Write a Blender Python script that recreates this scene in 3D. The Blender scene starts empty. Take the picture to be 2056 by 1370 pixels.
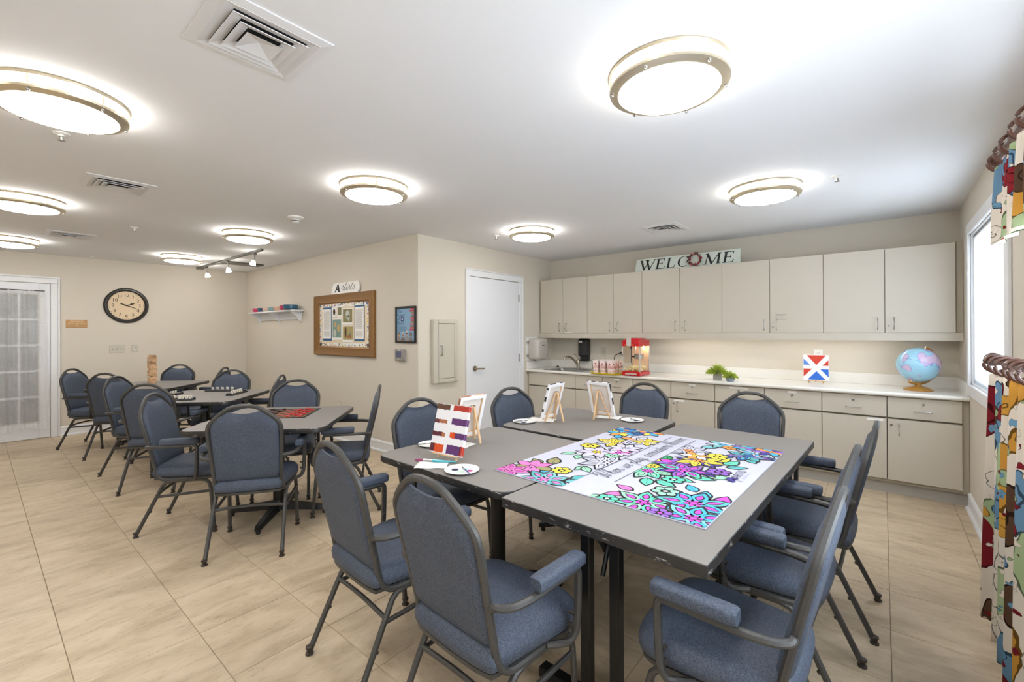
import bpy, bmesh, math, random
from mathutils import Vector, Matrix
rnd = random.Random(7)
PI = math.pi
S = bpy.context.scene
COL = S.collection

# ------------------------------------------------------------------ camera, world, exposure
W_PX, H_PX, F_PX = 2056, 1370, 896.91
cam_d = bpy.data.cameras.new('camera'); cam = bpy.data.objects.new('camera', cam_d); COL.objects.link(cam)
_r = Vector((0.76974, 0.63834, -0.00344)); _u = Vector((0.00422, 0.00031, 0.99999)); _f = Vector((-0.63834, 0.76975, 0.00245))
cam.matrix_world = Matrix(((_r.x, _u.x, -_f.x, 0.0), (_r.y, _u.y, -_f.y, 0.0), (_r.z, _u.z, -_f.z, 1.379), (0, 0, 0, 1)))
cam_d.sensor_fit = 'HORIZONTAL'; cam_d.sensor_width = 36.0
cam_d.lens = F_PX / W_PX * 36.0
cam_d.shift_y = -20.64 / W_PX
cam_d.clip_start = 0.02; cam_d.clip_end = 200
S.camera = cam
wd = bpy.data.worlds.new('sky'); S.world = wd; wd.use_nodes = True
bgn = wd.node_tree.nodes['Background']; bgn.inputs[0].default_value = (0.80, 0.90, 1.0, 1); bgn.inputs[1].default_value = 5.2
S.view_settings.view_transform = 'Standard'; S.view_settings.look = 'None'
S.view_settings.exposure = 0.56; S.view_settings.gamma = 1.0; S.view_settings.use_curve_mapping = False
LAMP = 18.0          # radiance of a ceiling lamp's diffuser

# ------------------------------------------------------------------ room numbers (metres)
H = 2.428
X0, X1, X3 = -8.514, -3.8035, 0.5167
Y1, Y2, YR = 3.021, 5.5066, -2.8
YCU, YCF, ZC = 5.1984, 4.888, 0.864

# ------------------------------------------------------------------ mesh helpers
def srgb(r, g, b):
    f = lambda c: (c/255/12.92) if c/255 <= 0.04045 else ((c/255+0.055)/1.055)**2.4
    return (f(r), f(g), f(b), 1.0)

class MB:
    def __init__(s): s.v = []; s.f = []; s.m = []; s.uv = None
    def add(s, vs, fs, mat=0):
        o = len(s.v); s.v += [tuple(v) for v in vs]
        for f in fs: s.f.append(tuple(i+o for i in f)); s.m.append(mat)
        return s
    def box(s, x0, x1, y0, y1, z0, z1, mat=0):
        return s.add([(x0,y0,z0),(x1,y0,z0),(x1,y1,z0),(x0,y1,z0),(x0,y0,z1),(x1,y0,z1),(x1,y1,z1),(x0,y1,z1)],
            [(0,3,2,1),(4,5,6,7),(0,1,5,4),(1,2,6,5),(2,3,7,6),(3,0,4,7)], mat)
    def cbox(s, x0, x1, y0, y1, z0, z1, c=0.003, mat=0):
        lo = (x0,y0,z0); hi = (x1,y1,z1); vs = []; idx = {}
        for sx in (0,1):
            for sy in (0,1):
                for sz in (0,1):
                    sg = (sx,sy,sz)
                    for a in range(3):
                        p = []
                        for k in range(3):
                            e = hi[k] if sg[k] else lo[k]
                            p.append(e if k == a else e + (-c if sg[k] else c))
                        idx[(sg,a)] = len(vs); vs.append(tuple(p))
        fs = []
        cen = Vector(((x0+x1)/2,(y0+y1)/2,(z0+z1)/2))
        def face(ids):
            n = (Vector(vs[ids[1]])-Vector(vs[ids[0]])).cross(Vector(vs[ids[2]])-Vector(vs[ids[0]]))
            m = sum((Vector(vs[i]) for i in ids), Vector())/len(ids)
            fs.append(tuple(ids) if n.dot(m-cen) > 0 else tuple(reversed(ids)))
        for a in range(3):
            b, d = [k for k in range(3) if k != a]
            for sgn in (0,1):
                q = []
                for (i,j) in ((0,0),(1,0),(1,1),(0,1)):
                    g = [0,0,0]; g[a] = sgn; g[b] = i; g[d] = j; q.append(idx[(tuple(g),a)])
                face(q)
            for i in (0,1):
                for j in (0,1):
                    g0 = [0,0,0]; g0[b] = i; g0[d] = j; g1 = list(g0); g1[a] = 1
                    face([idx[(tuple(g0),b)], idx[(tuple(g1),b)], idx[(tuple(g1),d)], idx[(tuple(g0),d)]])
        for g in [(i,j,k) for i in (0,1) for j in (0,1) for k in (0,1)]:
            face([idx[(g,0)], idx[(g,1)], idx[(g,2)]])
        return s.add(vs, fs, mat)
    def loft(s, rings, closed=True, cap0=True, cap1=True, mat=0):
        n = len(rings[0]); vs = [p for r in rings for p in r]; fs = []
        for i in range(len(rings)-1):
            for j in range(n if closed else n-1):
                k = (j+1) % n
                fs.append((i*n+j, i*n+k, (i+1)*n+k, (i+1)*n+j))
        if cap0: fs.append(tuple(reversed(range(n))))
        if cap1: fs.append(tuple(range((len(rings)-1)*n, len(rings)*n)))
        return s.add(vs, fs, mat)
    def tube(s, path, w, h=None, n=8, ref=(0,0,1), mat=0, closed=False, taper=None):
        """round (h None: radius w) or chamfered rectangular (w x h) tube along path"""
        P = [Vector(p) for p in path]; N = len(P)
        if h is None: sec = [(w*math.cos(2*PI*i/n), w*math.sin(2*PI*i/n)) for i in range(n)]
        else:
            c = min(w,h)*0.28; a, b = w/2, h/2
            sec = [(a-c,-b),(a,-b+c),(a,b-c),(a-c,b),(-a+c,b),(-a,b-c),(-a,-b+c),(-a+c,-b)]
        rings = []; up = Vector(ref)
        for i in range(N):
            if closed: t = (P[(i+1)%N]-P[i]).normalized()+(P[i]-P[i-1]).normalized()
            elif i == 0: t = P[1]-P[0]
            elif i == N-1: t = P[-1]-P[-2]
            else: t = (P[i+1]-P[i]).normalized()+(P[i]-P[i-1]).normalized()
            t = t.normalized()
            sd = t.cross(up)
            if sd.length < 1e-4: sd = t.cross(Vector((1,0,0)))
            sd.normalize(); u2 = sd.cross(t).normalized()
            k = taper[i] if taper else 1.0
            rings.append([tuple(P[i]+sd*(x*k)+u2*(y*k)) for x, y in sec])
        if closed: rings.append(rings[0])
        return s.loft(rings, True, not closed, not closed, mat)
    def lathe(s, prof, n=24, c=(0,0,0), mat=0, cap=True, mfun=None):
        rings = [[(c[0]+r*math.cos(2*PI*i/n), c[1]+r*math.sin(2*PI*i/n), c[2]+z) for i in range(n)] for r, z in prof]
        return s.loft(rings, True, cap, cap, mat)
    def prism(s, poly, z0, z1, mat=0, fn=None):
        fn = fn or (lambda x, y, z: (x, y, z)); n = len(poly)
        vs = [fn(x,y,z0) for x,y in poly]+[fn(x,y,z1) for x,y in poly]
        fs = [tuple(reversed(range(n))), tuple(range(n,2*n))]+[(i,(i+1)%n,n+(i+1)%n,n+i) for i in range(n)]
        return s.add(vs, fs, mat)
    def poly(s, pts, mat=0): return s.add(pts, [tuple(range(len(pts)))], mat)
    def disc(s, c, r, n=16, mat=0, ax=None, ay=None, ry=None):
        ax = Vector(ax or (1,0,0)); ay = Vector(ay or (0,1,0)); c = Vector(c); ry = ry or r
        return s.poly([tuple(c+ax*(r*math.cos(2*PI*i/n))+ay*(ry*math.sin(2*PI*i/n))) for i in range(n)], mat)
    def sphere(s, c, r, nu=12, nv=8, mat=0, sc=(1,1,1)):
        prof = []
        rings = []
        for j in range(nv+1):
            a = -PI/2+PI*j/nv; rr = max(r*math.cos(a), r*0.01)
            rings.append([(c[0]+sc[0]*rr*math.cos(2*PI*i/nu), c[1]+sc[1]*rr*math.sin(2*PI*i/nu), c[2]+sc[2]*r*math.sin(a)) for i in range(nu)])
        return s.loft(rings, True, True, True, mat)
    def xf(s, M):
        s.v = [tuple(M @ Vector(v)) for v in s.v]; return s
    def mesh(s, name, mats, smooth=True, ang=38, fixn=True):
        me = bpy.data.meshes.new(name); me.from_pydata(s.v, [], s.f)
        for m in (mats if isinstance(mats, (list, tuple)) else [mats]): me.materials.append(m)
        me.polygons.foreach_set('material_index', s.m)
        if fixn:
            bm = bmesh.new(); bm.from_mesh(me); bmesh.ops.recalc_face_normals(bm, faces=bm.faces); bm.to_mesh(me); bm.free()
        if s.uv:
            ul = me.uv_layers.new(name='uv')
            for l in me.loops: ul.data[l.index].uv = s.uv[l.vertex_index]
        if smooth:
            me.shade_smooth(); me.set_sharp_from_angle(angle=math.radians(ang))
        me.update(); return me
    def obj(s, name, mats, parent=None, loc=(0,0,0), rot=(0,0,0), smooth=True, ang=38, fixn=True):
        return mobj(name, s.mesh(name, mats, smooth, ang, fixn), parent, loc, rot)

def mobj(name, me, parent=None, loc=(0,0,0), rot=(0,0,0)):
    o = bpy.data.objects.new(name, me); COL.objects.link(o)
    o.location = loc; o.rotation_euler = rot
    if parent: o.parent = parent
    return o
def tag(o, label=None, cat=None, group=None, kind=None):
    if label: o['label'] = label
    if cat: o['category'] = cat
    if group: o['group'] = group
    if kind: o['kind'] = kind
    return o
def thing(name, label, cat, loc=(0,0,0), rz=0.0, group=None, rot=None):
    o = bpy.data.objects.new(name, None); COL.objects.link(o); o.empty_display_size = 0.05
    o.location = loc; o.rotation_euler = rot or (0,0,rz); return tag(o, label, cat, group)
def struct(o): o['kind'] = 'structure'; return o
def copy_tree(o, parent=None):
    c = o.copy(); COL.objects.link(c); c.parent = parent
    for ch in list(o.children): copy_tree(ch, c)
    return c
def catmull(pts, k=6, closed=False):
    P = [Vector(p) for p in pts]; out = []; n = len(P)
    for i in range(n if closed else n-1):
        if closed: a, b, c, d = P[i-1], P[i], P[(i+1)%n], P[(i+2)%n]
        else: a, b, c, d = P[max(i-1,0)], P[i], P[i+1], P[min(i+2,n-1)]
        for j in range(k):
            t = j/k
            out.append(0.5*((2*b)+(c-a)*t+(2*a-5*b+4*c-d)*t*t+(3*b-a-3*c+d)*t**3))
    if not closed: out.append(P[-1])
    return out
def bend(pts, r=0.03, k=4):
    """polyline with rounded corners"""
    P = [Vector(p) for p in pts]; out = [P[0]]
    for i in range(1, len(P)-1):
        a = (P[i-1]-P[i]); b = (P[i+1]-P[i]); rr = min(r, a.length*0.48, b.length*0.48)
        p0 = P[i]+a.normalized()*rr; p1 = P[i]+b.normalized()*rr
        for j in range(k+1):
            t = j/k; out.append((1-t)**2*p0+2*t*(1-t)*P[i]+t*t*p1)
    out.append(P[-1]); return out
def rrect(x0, x1, y0, y1, r, k=5):
    out = []
    for cx, cy, a0 in ((x1-r,y1-r,0),(x0+r,y1-r,PI/2),(x0+r,y0+r,PI),(x1-r,y0+r,1.5*PI)):
        for j in range(k+1):
            a = a0+PI/2*j/k; out.append((cx+r*math.cos(a), cy+r*math.sin(a)))
    return out

# ------------------------------------------------------------------ materials
def mat(name, col, rough=0.6, metal=0.0, var=0.06, scale=18.0, bump=0.0, bscale=250.0, spec=0.5, emit=None, estr=0.0, trans=0.0, coat=0.0, stretch=None, sheen=0.0):
    m = bpy.data.materials.new(name); m.use_nodes = True; nt = m.node_tree; N = nt.nodes; L = nt.links
    b = N['Principled BSDF']; b.inputs['Roughness'].default_value = rough; b.inputs['Metallic'].default_value = metal
    b.inputs['Specular IOR Level'].default_value = spec
    tc = N.new('ShaderNodeTexCoord'); src = tc.outputs['Object']
    if stretch:
        mp = N.new('ShaderNodeMapping'); mp.inputs['Scale'].default_value = stretch; L.new(src, mp.inputs[0]); src = mp.outputs[0]
    no = N.new('ShaderNodeTexNoise'); no.inputs['Scale'].default_value = scale; no.inputs['Detail'].default_value = 5; L.new(src, no.inputs['Vector'])
    mx = N.new('ShaderNodeMix'); mx.data_type = 'RGBA'
    mx.inputs[6].default_value = tuple(min(1, c*(1-var)) for c in col[:3])+(1,); mx.inputs[7].default_value = tuple(min(1, c*(1+var)) for c in col[:3])+(1,)
    L.new(no.outputs['Fac'], mx.inputs[0]); L.new(mx.outputs[2], b.inputs['Base Color'])
    if bump:
        n2 = N.new('ShaderNodeTexNoise'); n2.inputs['Scale'].default_value = bscale; n2.inputs['Detail'].default_value = 3; L.new(src, n2.inputs['Vector'])
        bp = N.new('ShaderNodeBump'); bp.inputs['Strength'].default_value = bump; bp.inputs['Distance'].default_value = 0.002
        L.new(n2.outputs['Fac'], bp.inputs['Height']); L.new(bp.outputs[0], b.inputs['Normal'])
    if emit: b.inputs['Emission Color'].default_value = emit; b.inputs['Emission Strength'].default_value = estr
    if trans: b.inputs['Transmission Weight'].default_value = trans
    if coat: b.inputs['Coat Weight'].default_value = coat
    if sheen: b.inputs['Sheen Weight'].default_value = sheen
    return m

def glass_mat(name, col=(1,1,1,1), clear=0.85, rough=0.02):
    m = bpy.data.materials.new(name); m.use_nodes = True; nt = m.node_tree; N = nt.nodes; L = nt.links
    out = N['Material Output']; N.remove(N['Principled BSDF'])
    t = N.new('ShaderNodeBsdfTransparent'); t.inputs[0].default_value = col
    g = N.new('ShaderNodeBsdfGlossy'); g.inputs['Roughness'].default_value = rough
    mx = N.new('ShaderNodeMixShader'); fr = N.new('ShaderNodeFresnel'); fr.inputs[0].default_value = 1.5
    ad = N.new('ShaderNodeMath'); ad.operation = 'ADD'; ad.inputs[1].default_value = 1-clear-0.04 if clear < 0.96 else 0.0
    ge = N.new('ShaderNodeNewGeometry'); iv = N.new('ShaderNodeMath'); iv.operation = 'SUBTRACT'; iv.inputs[0].default_value = 1.0; L.new(ge.outputs['Backfacing'], iv.inputs[1])
    ml = N.new('ShaderNodeMath'); ml.operation = 'MULTIPLY'; L.new(fr.outputs[0], ml.inputs[0]); L.new(iv.outputs[0], ml.inputs[1])
    L.new(ml.outputs[0], ad.inputs[0]); L.new(ad.outputs[0], mx.inputs[0]); L.new(t.outputs[0], mx.inputs[1]); L.new(g.outputs[0], mx.inputs[2]); L.new(mx.outputs[0], out.inputs[0])
    return m

def sheer_mat(name):
    m = bpy.data.materials.new(name); m.use_nodes = True; nt = m.node_tree; N = nt.nodes; L = nt.links
    out = N['Material Output']; N.remove(N['Principled BSDF'])
    t = N.new('ShaderNodeBsdfTransparent'); d = N.new('ShaderNodeBsdfDiffuse'); tl = N.new('ShaderNodeBsdfTranslucent')
    tc = N.new('ShaderNodeTexCoord'); no = N.new('ShaderNodeTexNoise'); no.inputs['Scale'].default_value = 60; L.new(tc.outputs['Object'], no.inputs['Vector'])
    rp = N.new('ShaderNodeMapRange'); rp.inputs[3].default_value = 0.40; rp.inputs[4].default_value = 0.58; L.new(no.outputs['Fac'], rp.inputs[0])
    d.inputs[0].default_value = srgb(248,248,247); tl.inputs[0].default_value = srgb(235,235,235)
    a = N.new('ShaderNodeMixShader'); a.inputs[0].default_value = 0.35; L.new(d.outputs[0], a.inputs[1]); L.new(tl.outputs[0], a.inputs[2])
    mx = N.new('ShaderNodeMixShader'); L.new(rp.outputs[0], mx.inputs[0]); L.new(t.outputs[0], mx.inputs[1]); L.new(a.outputs[0], mx.inputs[2]); L.new(mx.outputs[0], out.inputs[0])
    return m

def blind_mat(name):
    m = bpy.data.materials.new(name); m.use_nodes = True; nt = m.node_tree; N = nt.nodes; L = nt.links
    out = N['Material Output']; N.remove(N['Principled BSDF'])
    d = N.new('ShaderNodeBsdfDiffuse'); d.inputs[0].default_value = (.8,.81,.82,1); tl = N.new('ShaderNodeBsdfTranslucent')
    tc = N.new('ShaderNodeTexCoord'); w = N.new('ShaderNodeTexNoise'); w.inputs['Scale'].default_value = 200; L.new(tc.outputs['Object'], w.inputs['Vector'])
    cr = N.new('ShaderNodeValToRGB'); cr.color_ramp.elements[0].color = (.84,.86,.88,1); cr.color_ramp.elements[1].color = (.90,.92,.94,1); L.new(w.outputs['Fac'], cr.inputs[0]); L.new(cr.outputs[0], tl.inputs[0])
    mx = N.new('ShaderNodeMixShader'); mx.inputs[0].default_value = 0.95; L.new(d.outputs[0], mx.inputs[1]); L.new(tl.outputs[0], mx.inputs[2]); L.new(mx.outputs[0], out.inputs[0])
    return m

def tile_mat(name, stretch):
    m = bpy.data.materials.new(name); m.use_nodes = True; nt = m.node_tree; N = nt.nodes; L = nt.links
    b = N['Principled BSDF']
    geo = N.new('ShaderNodeNewGeometry'); oi = N.new('ShaderNodeObjectInfo')
    off = N.new('ShaderNodeVectorMath'); off.operation = 'SCALE'; off.inputs[3].default_value = 5.2
    cmb = N.new('ShaderNodeCombineXYZ'); L.new(oi.outputs['Random'], cmb.inputs[0]); L.new(oi.outputs['Random'], cmb.inputs[1]); L.new(oi.outputs['Random'], cmb.inputs[2]); L.new(cmb.outputs[0], off.inputs[0])
    ad = N.new('ShaderNodeVectorMath'); L.new(geo.outputs['Position'], ad.inputs[0]); L.new(off.outputs[0], ad.inputs[1])
    mp = N.new('ShaderNodeMapping'); mp.inputs['Scale'].default_value = stretch; L.new(ad.outputs[0], mp.inputs[0])
    n1 = N.new('ShaderNodeTexNoise'); n1.inputs['Scale'].default_value = 5; n1.inputs['Detail'].default_value = 9; n1.inputs['Roughness'].default_value = 0.66; n1.inputs['Distortion'].default_value = 0.5; L.new(mp.outputs[0], n1.inputs['Vector'])
    n2 = N.new('ShaderNodeTexNoise'); n2.inputs['Scale'].default_value = 30; n2.inputs['Detail'].default_value = 6; L.new(mp.outputs[0], n2.inputs['Vector'])
    cr = N.new('ShaderNodeValToRGB'); e = cr.color_ramp.elements
    e[0].position = 0.30; e[0].color = srgb(170,151,125); e[1].position = 0.70; e[1].color = srgb(210,192,166)
    k = cr.color_ramp.elements.new(0.5); k.color = srgb(196,177,150)
    L.new(n1.outputs['Fac'], cr.inputs[0])
    r2 = N.new('ShaderNodeValToRGB'); r2.color_ramp.elements[0].position = 0.30; r2.color_ramp.elements[0].color = (0.80,0.78,0.75,1); r2.color_ramp.elements[1].position = 0.42; r2.color_ramp.elements[1].color = (1,1,1,1)
    L.new(n2.outputs['Fac'], r2.inputs[0])
    mx = N.new('ShaderNodeMix'); mx.data_type = 'RGBA'; mx.blend_type = 'MULTIPLY'; mx.inputs[0].default_value = 0.8
    L.new(cr.outputs[0], mx.inputs[6]); L.new(r2.outputs[0], mx.inputs[7]); L.new(mx.outputs[2], b.inputs['Base Color'])
    b.inputs['Roughness'].default_value = 0.42; b.inputs['Specular IOR Level'].default_value = 0.35
    return m

def fabric_mat(name):
    m = bpy.data.materials.new(name); m.use_nodes = True; nt = m.node_tree; N = nt.nodes; L = nt.links
    b = N['Principled BSDF']; tc = N.new('ShaderNodeTexCoord')
    v = N.new('ShaderNodeTexVoronoi'); v.feature = 'DISTANCE_TO_EDGE'; v.inputs['Scale'].default_value = 120
    nz = N.new('ShaderNodeTexNoise'); nz.inputs['Scale'].default_value = 60; nz.inputs['Detail'].default_value = 4
    ad = N.new('ShaderNodeMix'); ad.data_type = 'VECTOR'; ad.inputs[0].default_value = 0.06; L.new(tc.outputs['Object'], ad.inputs[4]); L.new(nz.outputs['Color'], ad.inputs[5]); L.new(tc.outputs['Object'], nz.inputs['Vector']); L.new(ad.outputs[1], v.inputs['Vector'])
    cr = N.new('ShaderNodeValToRGB'); cr.color_ramp.elements[0].position = 0.0; cr.color_ramp.elements[0].color = srgb(88,97,113); cr.color_ramp.elements[1].position = 0.16; cr.color_ramp.elements[1].color = srgb(58,66,81)
    L.new(v.outputs['Distance'], cr.inputs[0])
    n2 = N.new('ShaderNodeTexNoise'); n2.inputs['Scale'].default_value = 7; n2.inputs['Detail'].default_value = 4; L.new(tc.outputs['Object'], n2.inputs['Vector'])
    r2 = N.new('ShaderNodeMapRange'); r2.inputs[3].default_value = 0.82; r2.inputs[4].default_value = 1.16; L.new(n2.outputs['Fac'], r2.inputs[0])
    mu = N.new('ShaderNodeVectorMath'); mu.operation = 'SCALE'; L.new(cr.outputs[0], mu.inputs[0]); L.new(r2.outputs[0], mu.inputs[3]); L.new(mu.outputs[0], b.inputs['Base Color'])
    bp = N.new('ShaderNodeBump'); bp.inputs['Strength'].default_value = 0.15; bp.inputs['Distance'].default_value = 0.001; L.new(v.outputs['Distance'], bp.inputs['Height']); L.new(bp.outputs[0], b.inputs['Normal'])
    b.inputs['Roughness'].default_value = 0.62; b.inputs['Specular IOR Level'].default_value = 0.4
    return m

def edge_mat(name):
    m = mat(name, srgb(44,43,43), 0.42, 0, 0.15, 30)
    nt = m.node_tree; N = nt.nodes; L = nt.links; b = N['Principled BSDF']; old = b.inputs['Base Color'].links[0].from_socket
    tc = N.new('ShaderNodeTexCoord'); mp = N.new('ShaderNodeMapping'); mp.inputs['Scale'].default_value = (14,14,60); L.new(tc.outputs['Object'], mp.inputs[0])
    n = N.new('ShaderNodeTexNoise'); n.inputs['Scale'].default_value = 1.6; n.inputs['Detail'].default_value = 5; n.inputs['Roughness'].default_value = 0.7; L.new(mp.outputs[0], n.inputs['Vector'])
    cr = N.new('ShaderNodeValToRGB'); cr.color_ramp.elements[0].position = 0.61; cr.color_ramp.elements[1].position = 0.64; L.new(n.outputs['Fac'], cr.inputs[0])
    mx = N.new('ShaderNodeMix'); mx.data_type = 'RGBA'; L.new(cr.outputs[0], mx.inputs[0]); L.new(old, mx.inputs[6]); mx.inputs[7].default_value = srgb(175,170,165); L.new(mx.outputs[2], b.inputs['Base Color'])
    return m

def globe_mat(name):
    m = mat(name, srgb(150,200,225), 0.25, 0, 0.1, 3, coat=0.3)
    nt = m.node_tree; N = nt.nodes; L = nt.links; b = N['Principled BSDF']
    tc = N.new('ShaderNodeTexCoord'); n = N.new('ShaderNodeTexNoise'); n.inputs['Scale'].default_value = 8.5; n.inputs['Detail'].default_value = 7; n.inputs['Roughness'].default_value = 0.55; L.new(tc.outputs['Object'], n.inputs['Vector'])
    cr = N.new('ShaderNodeValToRGB'); cr.color_ramp.elements[0].position = 0.0; cr.color_ramp.elements[0].color = srgb(150,202,226)
    cr.color_ramp.elements[1].position = 1.0; cr.color_ramp.elements[1].color = srgb(222,170,205)
    for p, c in ((0.505,(160,208,230)),(0.515,(120,140,205)),(0.535,(205,180,220)),(0.64,(214,196,210)),(0.68,(200,120,190))):
        k = cr.color_ramp.elements.new(p); k.color = srgb(*c)
    L.new(n.outputs['Fac'], cr.inputs[0]); L.new(cr.outputs[0], b.inputs['Base Color'])
    return m

def curtain_mat(name):
    m = bpy.data.materials.new(name); m.use_nodes = True; nt = m.node_tree; N = nt.nodes; L = nt.links
    b = N['Principled BSDF']; b.inputs['Roughness'].default_value = 0.85; b.inputs['Specular IOR Level'].default_value = 0.1
    uv = N.new('ShaderNodeUVMap'); uv.uv_map = 'uv'
    def layer(scale, dist, thr_lo, pal, seed, base, stretch=(1,1,1)):
        mp = N.new('ShaderNodeMapping'); mp.inputs['Location'].default_value = (seed, seed*1.7, 0); mp.inputs['Scale'].default_value = stretch; L.new(uv.outputs[0], mp.inputs[0])
        nz = N.new('ShaderNodeTexNoise'); nz.inputs['Scale'].default_value = scale*1.6; nz.inputs['Detail'].default_value = 2; L.new(mp.outputs[0], nz.inputs['Vector'])
        mv = N.new('ShaderNodeMix'); mv.data_type = 'VECTOR'; mv.inputs[0].default_value = dist; L.new(mp.outputs[0], mv.inputs[4]); L.new(nz.outputs['Color'], mv.inputs[5])
        v = N.new('ShaderNodeTexVoronoi'); v.inputs['Scale'].default_value = scale; v.inputs['Randomness'].default_value = 0.85; L.new(mv.outputs[1], v.inputs['Vector'])
        sp = N.new('ShaderNodeSeparateColor'); L.new(v.outputs['Color'], sp.inputs[0])
        cr = N.new('ShaderNodeValToRGB'); cr.color_ramp.interpolation = 'CONSTANT'; e = cr.color_ramp.elements
        e[0].position = 0; e[0].color = srgb(*pal[0]); e[1].position = 1/len(pal); e[1].color = srgb(*pal[1])
        for i in range(2, len(pal)): k = e.new(i/len(pal)); k.color = srgb(*pal[i])
        L.new(sp.outputs[0], cr.inputs[0])
        dr = N.new('ShaderNodeValToRGB'); dr.color_ramp.interpolation = 'CONSTANT'; e = dr.color_ramp.elements
        e[0].position = 0; e[0].color = (1,1,1,1); e[1].position = thr_lo; e[1].color = (0,0,0,1)
        k = e.new(thr_lo*0.42); k.color = (0.25,0.25,0.25,1); k = e.new(thr_lo*0.48); k.color = (1,1,1,1); k = e.new(thr_lo*0.93); k.color = (0.25,0.25,0.25,1)
        L.new(v.outputs['Distance'], dr.inputs[0])
        gt = N.new('ShaderNodeMath'); gt.operation = 'LESS_THAN'; gt.inputs[1].default_value = thr_lo; L.new(v.outputs['Distance'], gt.inputs[0])
        mu = N.new('ShaderNodeMix'); mu.data_type = 'RGBA'; mu.blend_type = 'MULTIPLY'; mu.inputs[0].default_value = 1; L.new(cr.outputs[0], mu.inputs[6]); L.new(dr.outputs[0], mu.inputs[7])
        mx = N.new('ShaderNodeMix'); mx.data_type = 'RGBA'; L.new(gt.outputs[0], mx.inputs[0])
        if isinstance(base, tuple): mx.inputs[6].default_value = base
        else: L.new(base, mx.inputs[6])
        L.new(mu.outputs[2], mx.inputs[7]); return mx.outputs[2]
    cream = srgb(222,211,196)
    c1 = layer(5.5, 0.12, 0.50, ((120,30,40),(196,142,60),(104,140,168),(88,66,50),(165,182,140),(222,211,196)), 3.1, cream, (1.3,0.8,1))
    c2 = layer(8, 0.07, 0.35, ((222,211,196),(100,142,172),(130,38,44),(200,150,66),(160,178,136),(82,60,46),(222,211,196)), 8.4, c1)
    c3 = layer(18, 0.04, 0.25, ((110,150,178),(222,211,196),(120,34,42),(150,170,125)), 1.7, c2)
    L.new(c3, b.inputs['Base Color'])
    return m

M = {}
M['wall'] = mat('wall_paint', srgb(211,203,189), 0.75, 0, 0.02, 3, 0.12, 320, 0.25)
M['ceiling'] = mat('ceiling_paint', srgb(234,235,238), 0.85, 0, 0.012, 2, 0.05, 300, 0.2)
M['trim'] = mat('white_trim', srgb(228,229,231), 0.4, 0, 0.02, 8)
M['door'] = mat('white_door', srgb(226,228,232), 0.45, 0, 0.015, 3)
M['tileA'] = tile_mat('vinyl_tile_a', (1.9,0.75,1)); M['tileB'] = tile_mat('vinyl_tile_b', (0.75,1.9,1))
M['grout'] = mat('floor_joint', srgb(134,119,99), 0.8)
M['fabric'] = fabric_mat('blue_grey_vinyl')
M['frame'] = mat('hammered_grey_metal', srgb(72,71,70), 0.42, 0.3, 0.12, 60, 0.25, 500, 0.5)
M['glide'] = mat('brown_glide', srgb(62,54,48), 0.45, 0.2, 0.2, 60)
M['lam'] = mat('taupe_laminate', srgb(133,128,124), 0.5, 0, 0.03, 120, 0.05, 600, 0.3)
M['edge'] = edge_mat('worn_black_edge')
M['black'] = mat('black_metal', srgb(20,20,22), 0.4, 0.2, 0.15, 30)
M['blackp'] = mat('black_plastic', srgb(34,34,35), 0.4, 0, 0.1, 30)
M['cab'] = mat('cabinet_laminate', srgb(197,189,175), 0.45, 0, 0.02, 6, 0.04, 400)
M['cabd'] = mat('cabinet_carcass', srgb(172,163,146), 0.55, 0, 0.04, 6)
M['gap'] = mat('cabinet_shadow_gap', srgb(120,112,98), 0.8)
M['toe'] = mat('grey_cove_base', srgb(176,172,166), 0.6)
M['counter'] = mat('white_solid_surface', srgb(232,229,222), 0.22, 0, 0.02, 150)
M['chrome'] = mat('brushed_chrome', srgb(176,175,172), 0.28, 0.9, 0.05, 60)
M['nickel'] = mat('brushed_nickel', srgb(168,158,142), 0.32, 1.0, 0.05, 60)
M['steel'] = mat('stainless_steel', srgb(150,148,144), 0.3, 1.0, 0.06, 90)
M['ringm'] = mat('satin_brass_ring', srgb(214,202,178), 0.32, 0.75, 0.04, 40)
M['lampg'] = mat('lit_diffuser', srgb(250,240,220), 0.5, 0, 0.01, 5, emit=(1.0,0.985,0.96,1), estr=LAMP)
M['lampb'] = mat('lit_band', srgb(250,240,220), 0.5, 0, 0.01, 5, emit=(1.0,0.985,0.96,1), estr=LAMP*0.85)
M['bulb'] = mat('lit_bulb', srgb(250,245,235), 0.4, emit=(1,0.94,0.85,1), estr=25)
M['strip'] = mat('lit_strip', srgb(250,245,235), 0.4, emit=(1,0.95,0.87,1), estr=10)
M['ventw'] = mat('vent_white', srgb(222,222,224), 0.5, 0, 0.02, 8)
M['dark'] = mat('duct_dark', srgb(26,26,28), 0.8)
M['white'] = mat('white_plastic', srgb(232,231,228), 0.4, 0, 0.02, 10)
M['almond'] = mat('almond_plate', srgb(196,190,174), 0.45, 0, 0.02, 10)
M['grey'] = mat('grey_plastic', srgb(150,146,140), 0.45)
M['lgrey'] = mat('dryer_cover', srgb(196,190,182), 0.42, 0.1, 0.03, 30)
M['trackm'] = mat('track_grey', srgb(112,110,106), 0.35, 0.7, 0.06, 40)
M['paper'] = mat('white_paper', srgb(236,234,230), 0.8, 0, 0.02, 40)
M['cream'] = mat('cream_paper', srgb(226,208,176), 0.8, 0, 0.03, 40)
M['ink'] = mat('black_ink', srgb(28,28,32), 0.7)
M['greyink'] = mat('grey_ink', srgb(150,142,134), 0.8)
M['wood'] = mat('pale_wood', srgb(214,178,136), 0.55, 0, 0.12, 8, stretch=(6,6,1))
M['block'] = mat('block_wood', srgb(226,184,142), 0.6, 0, 0.12, 40)
_n = M['block'].node_tree; _b = _n.nodes['Principled BSDF']; _s = _b.inputs['Base Color'].links[0].from_socket
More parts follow.
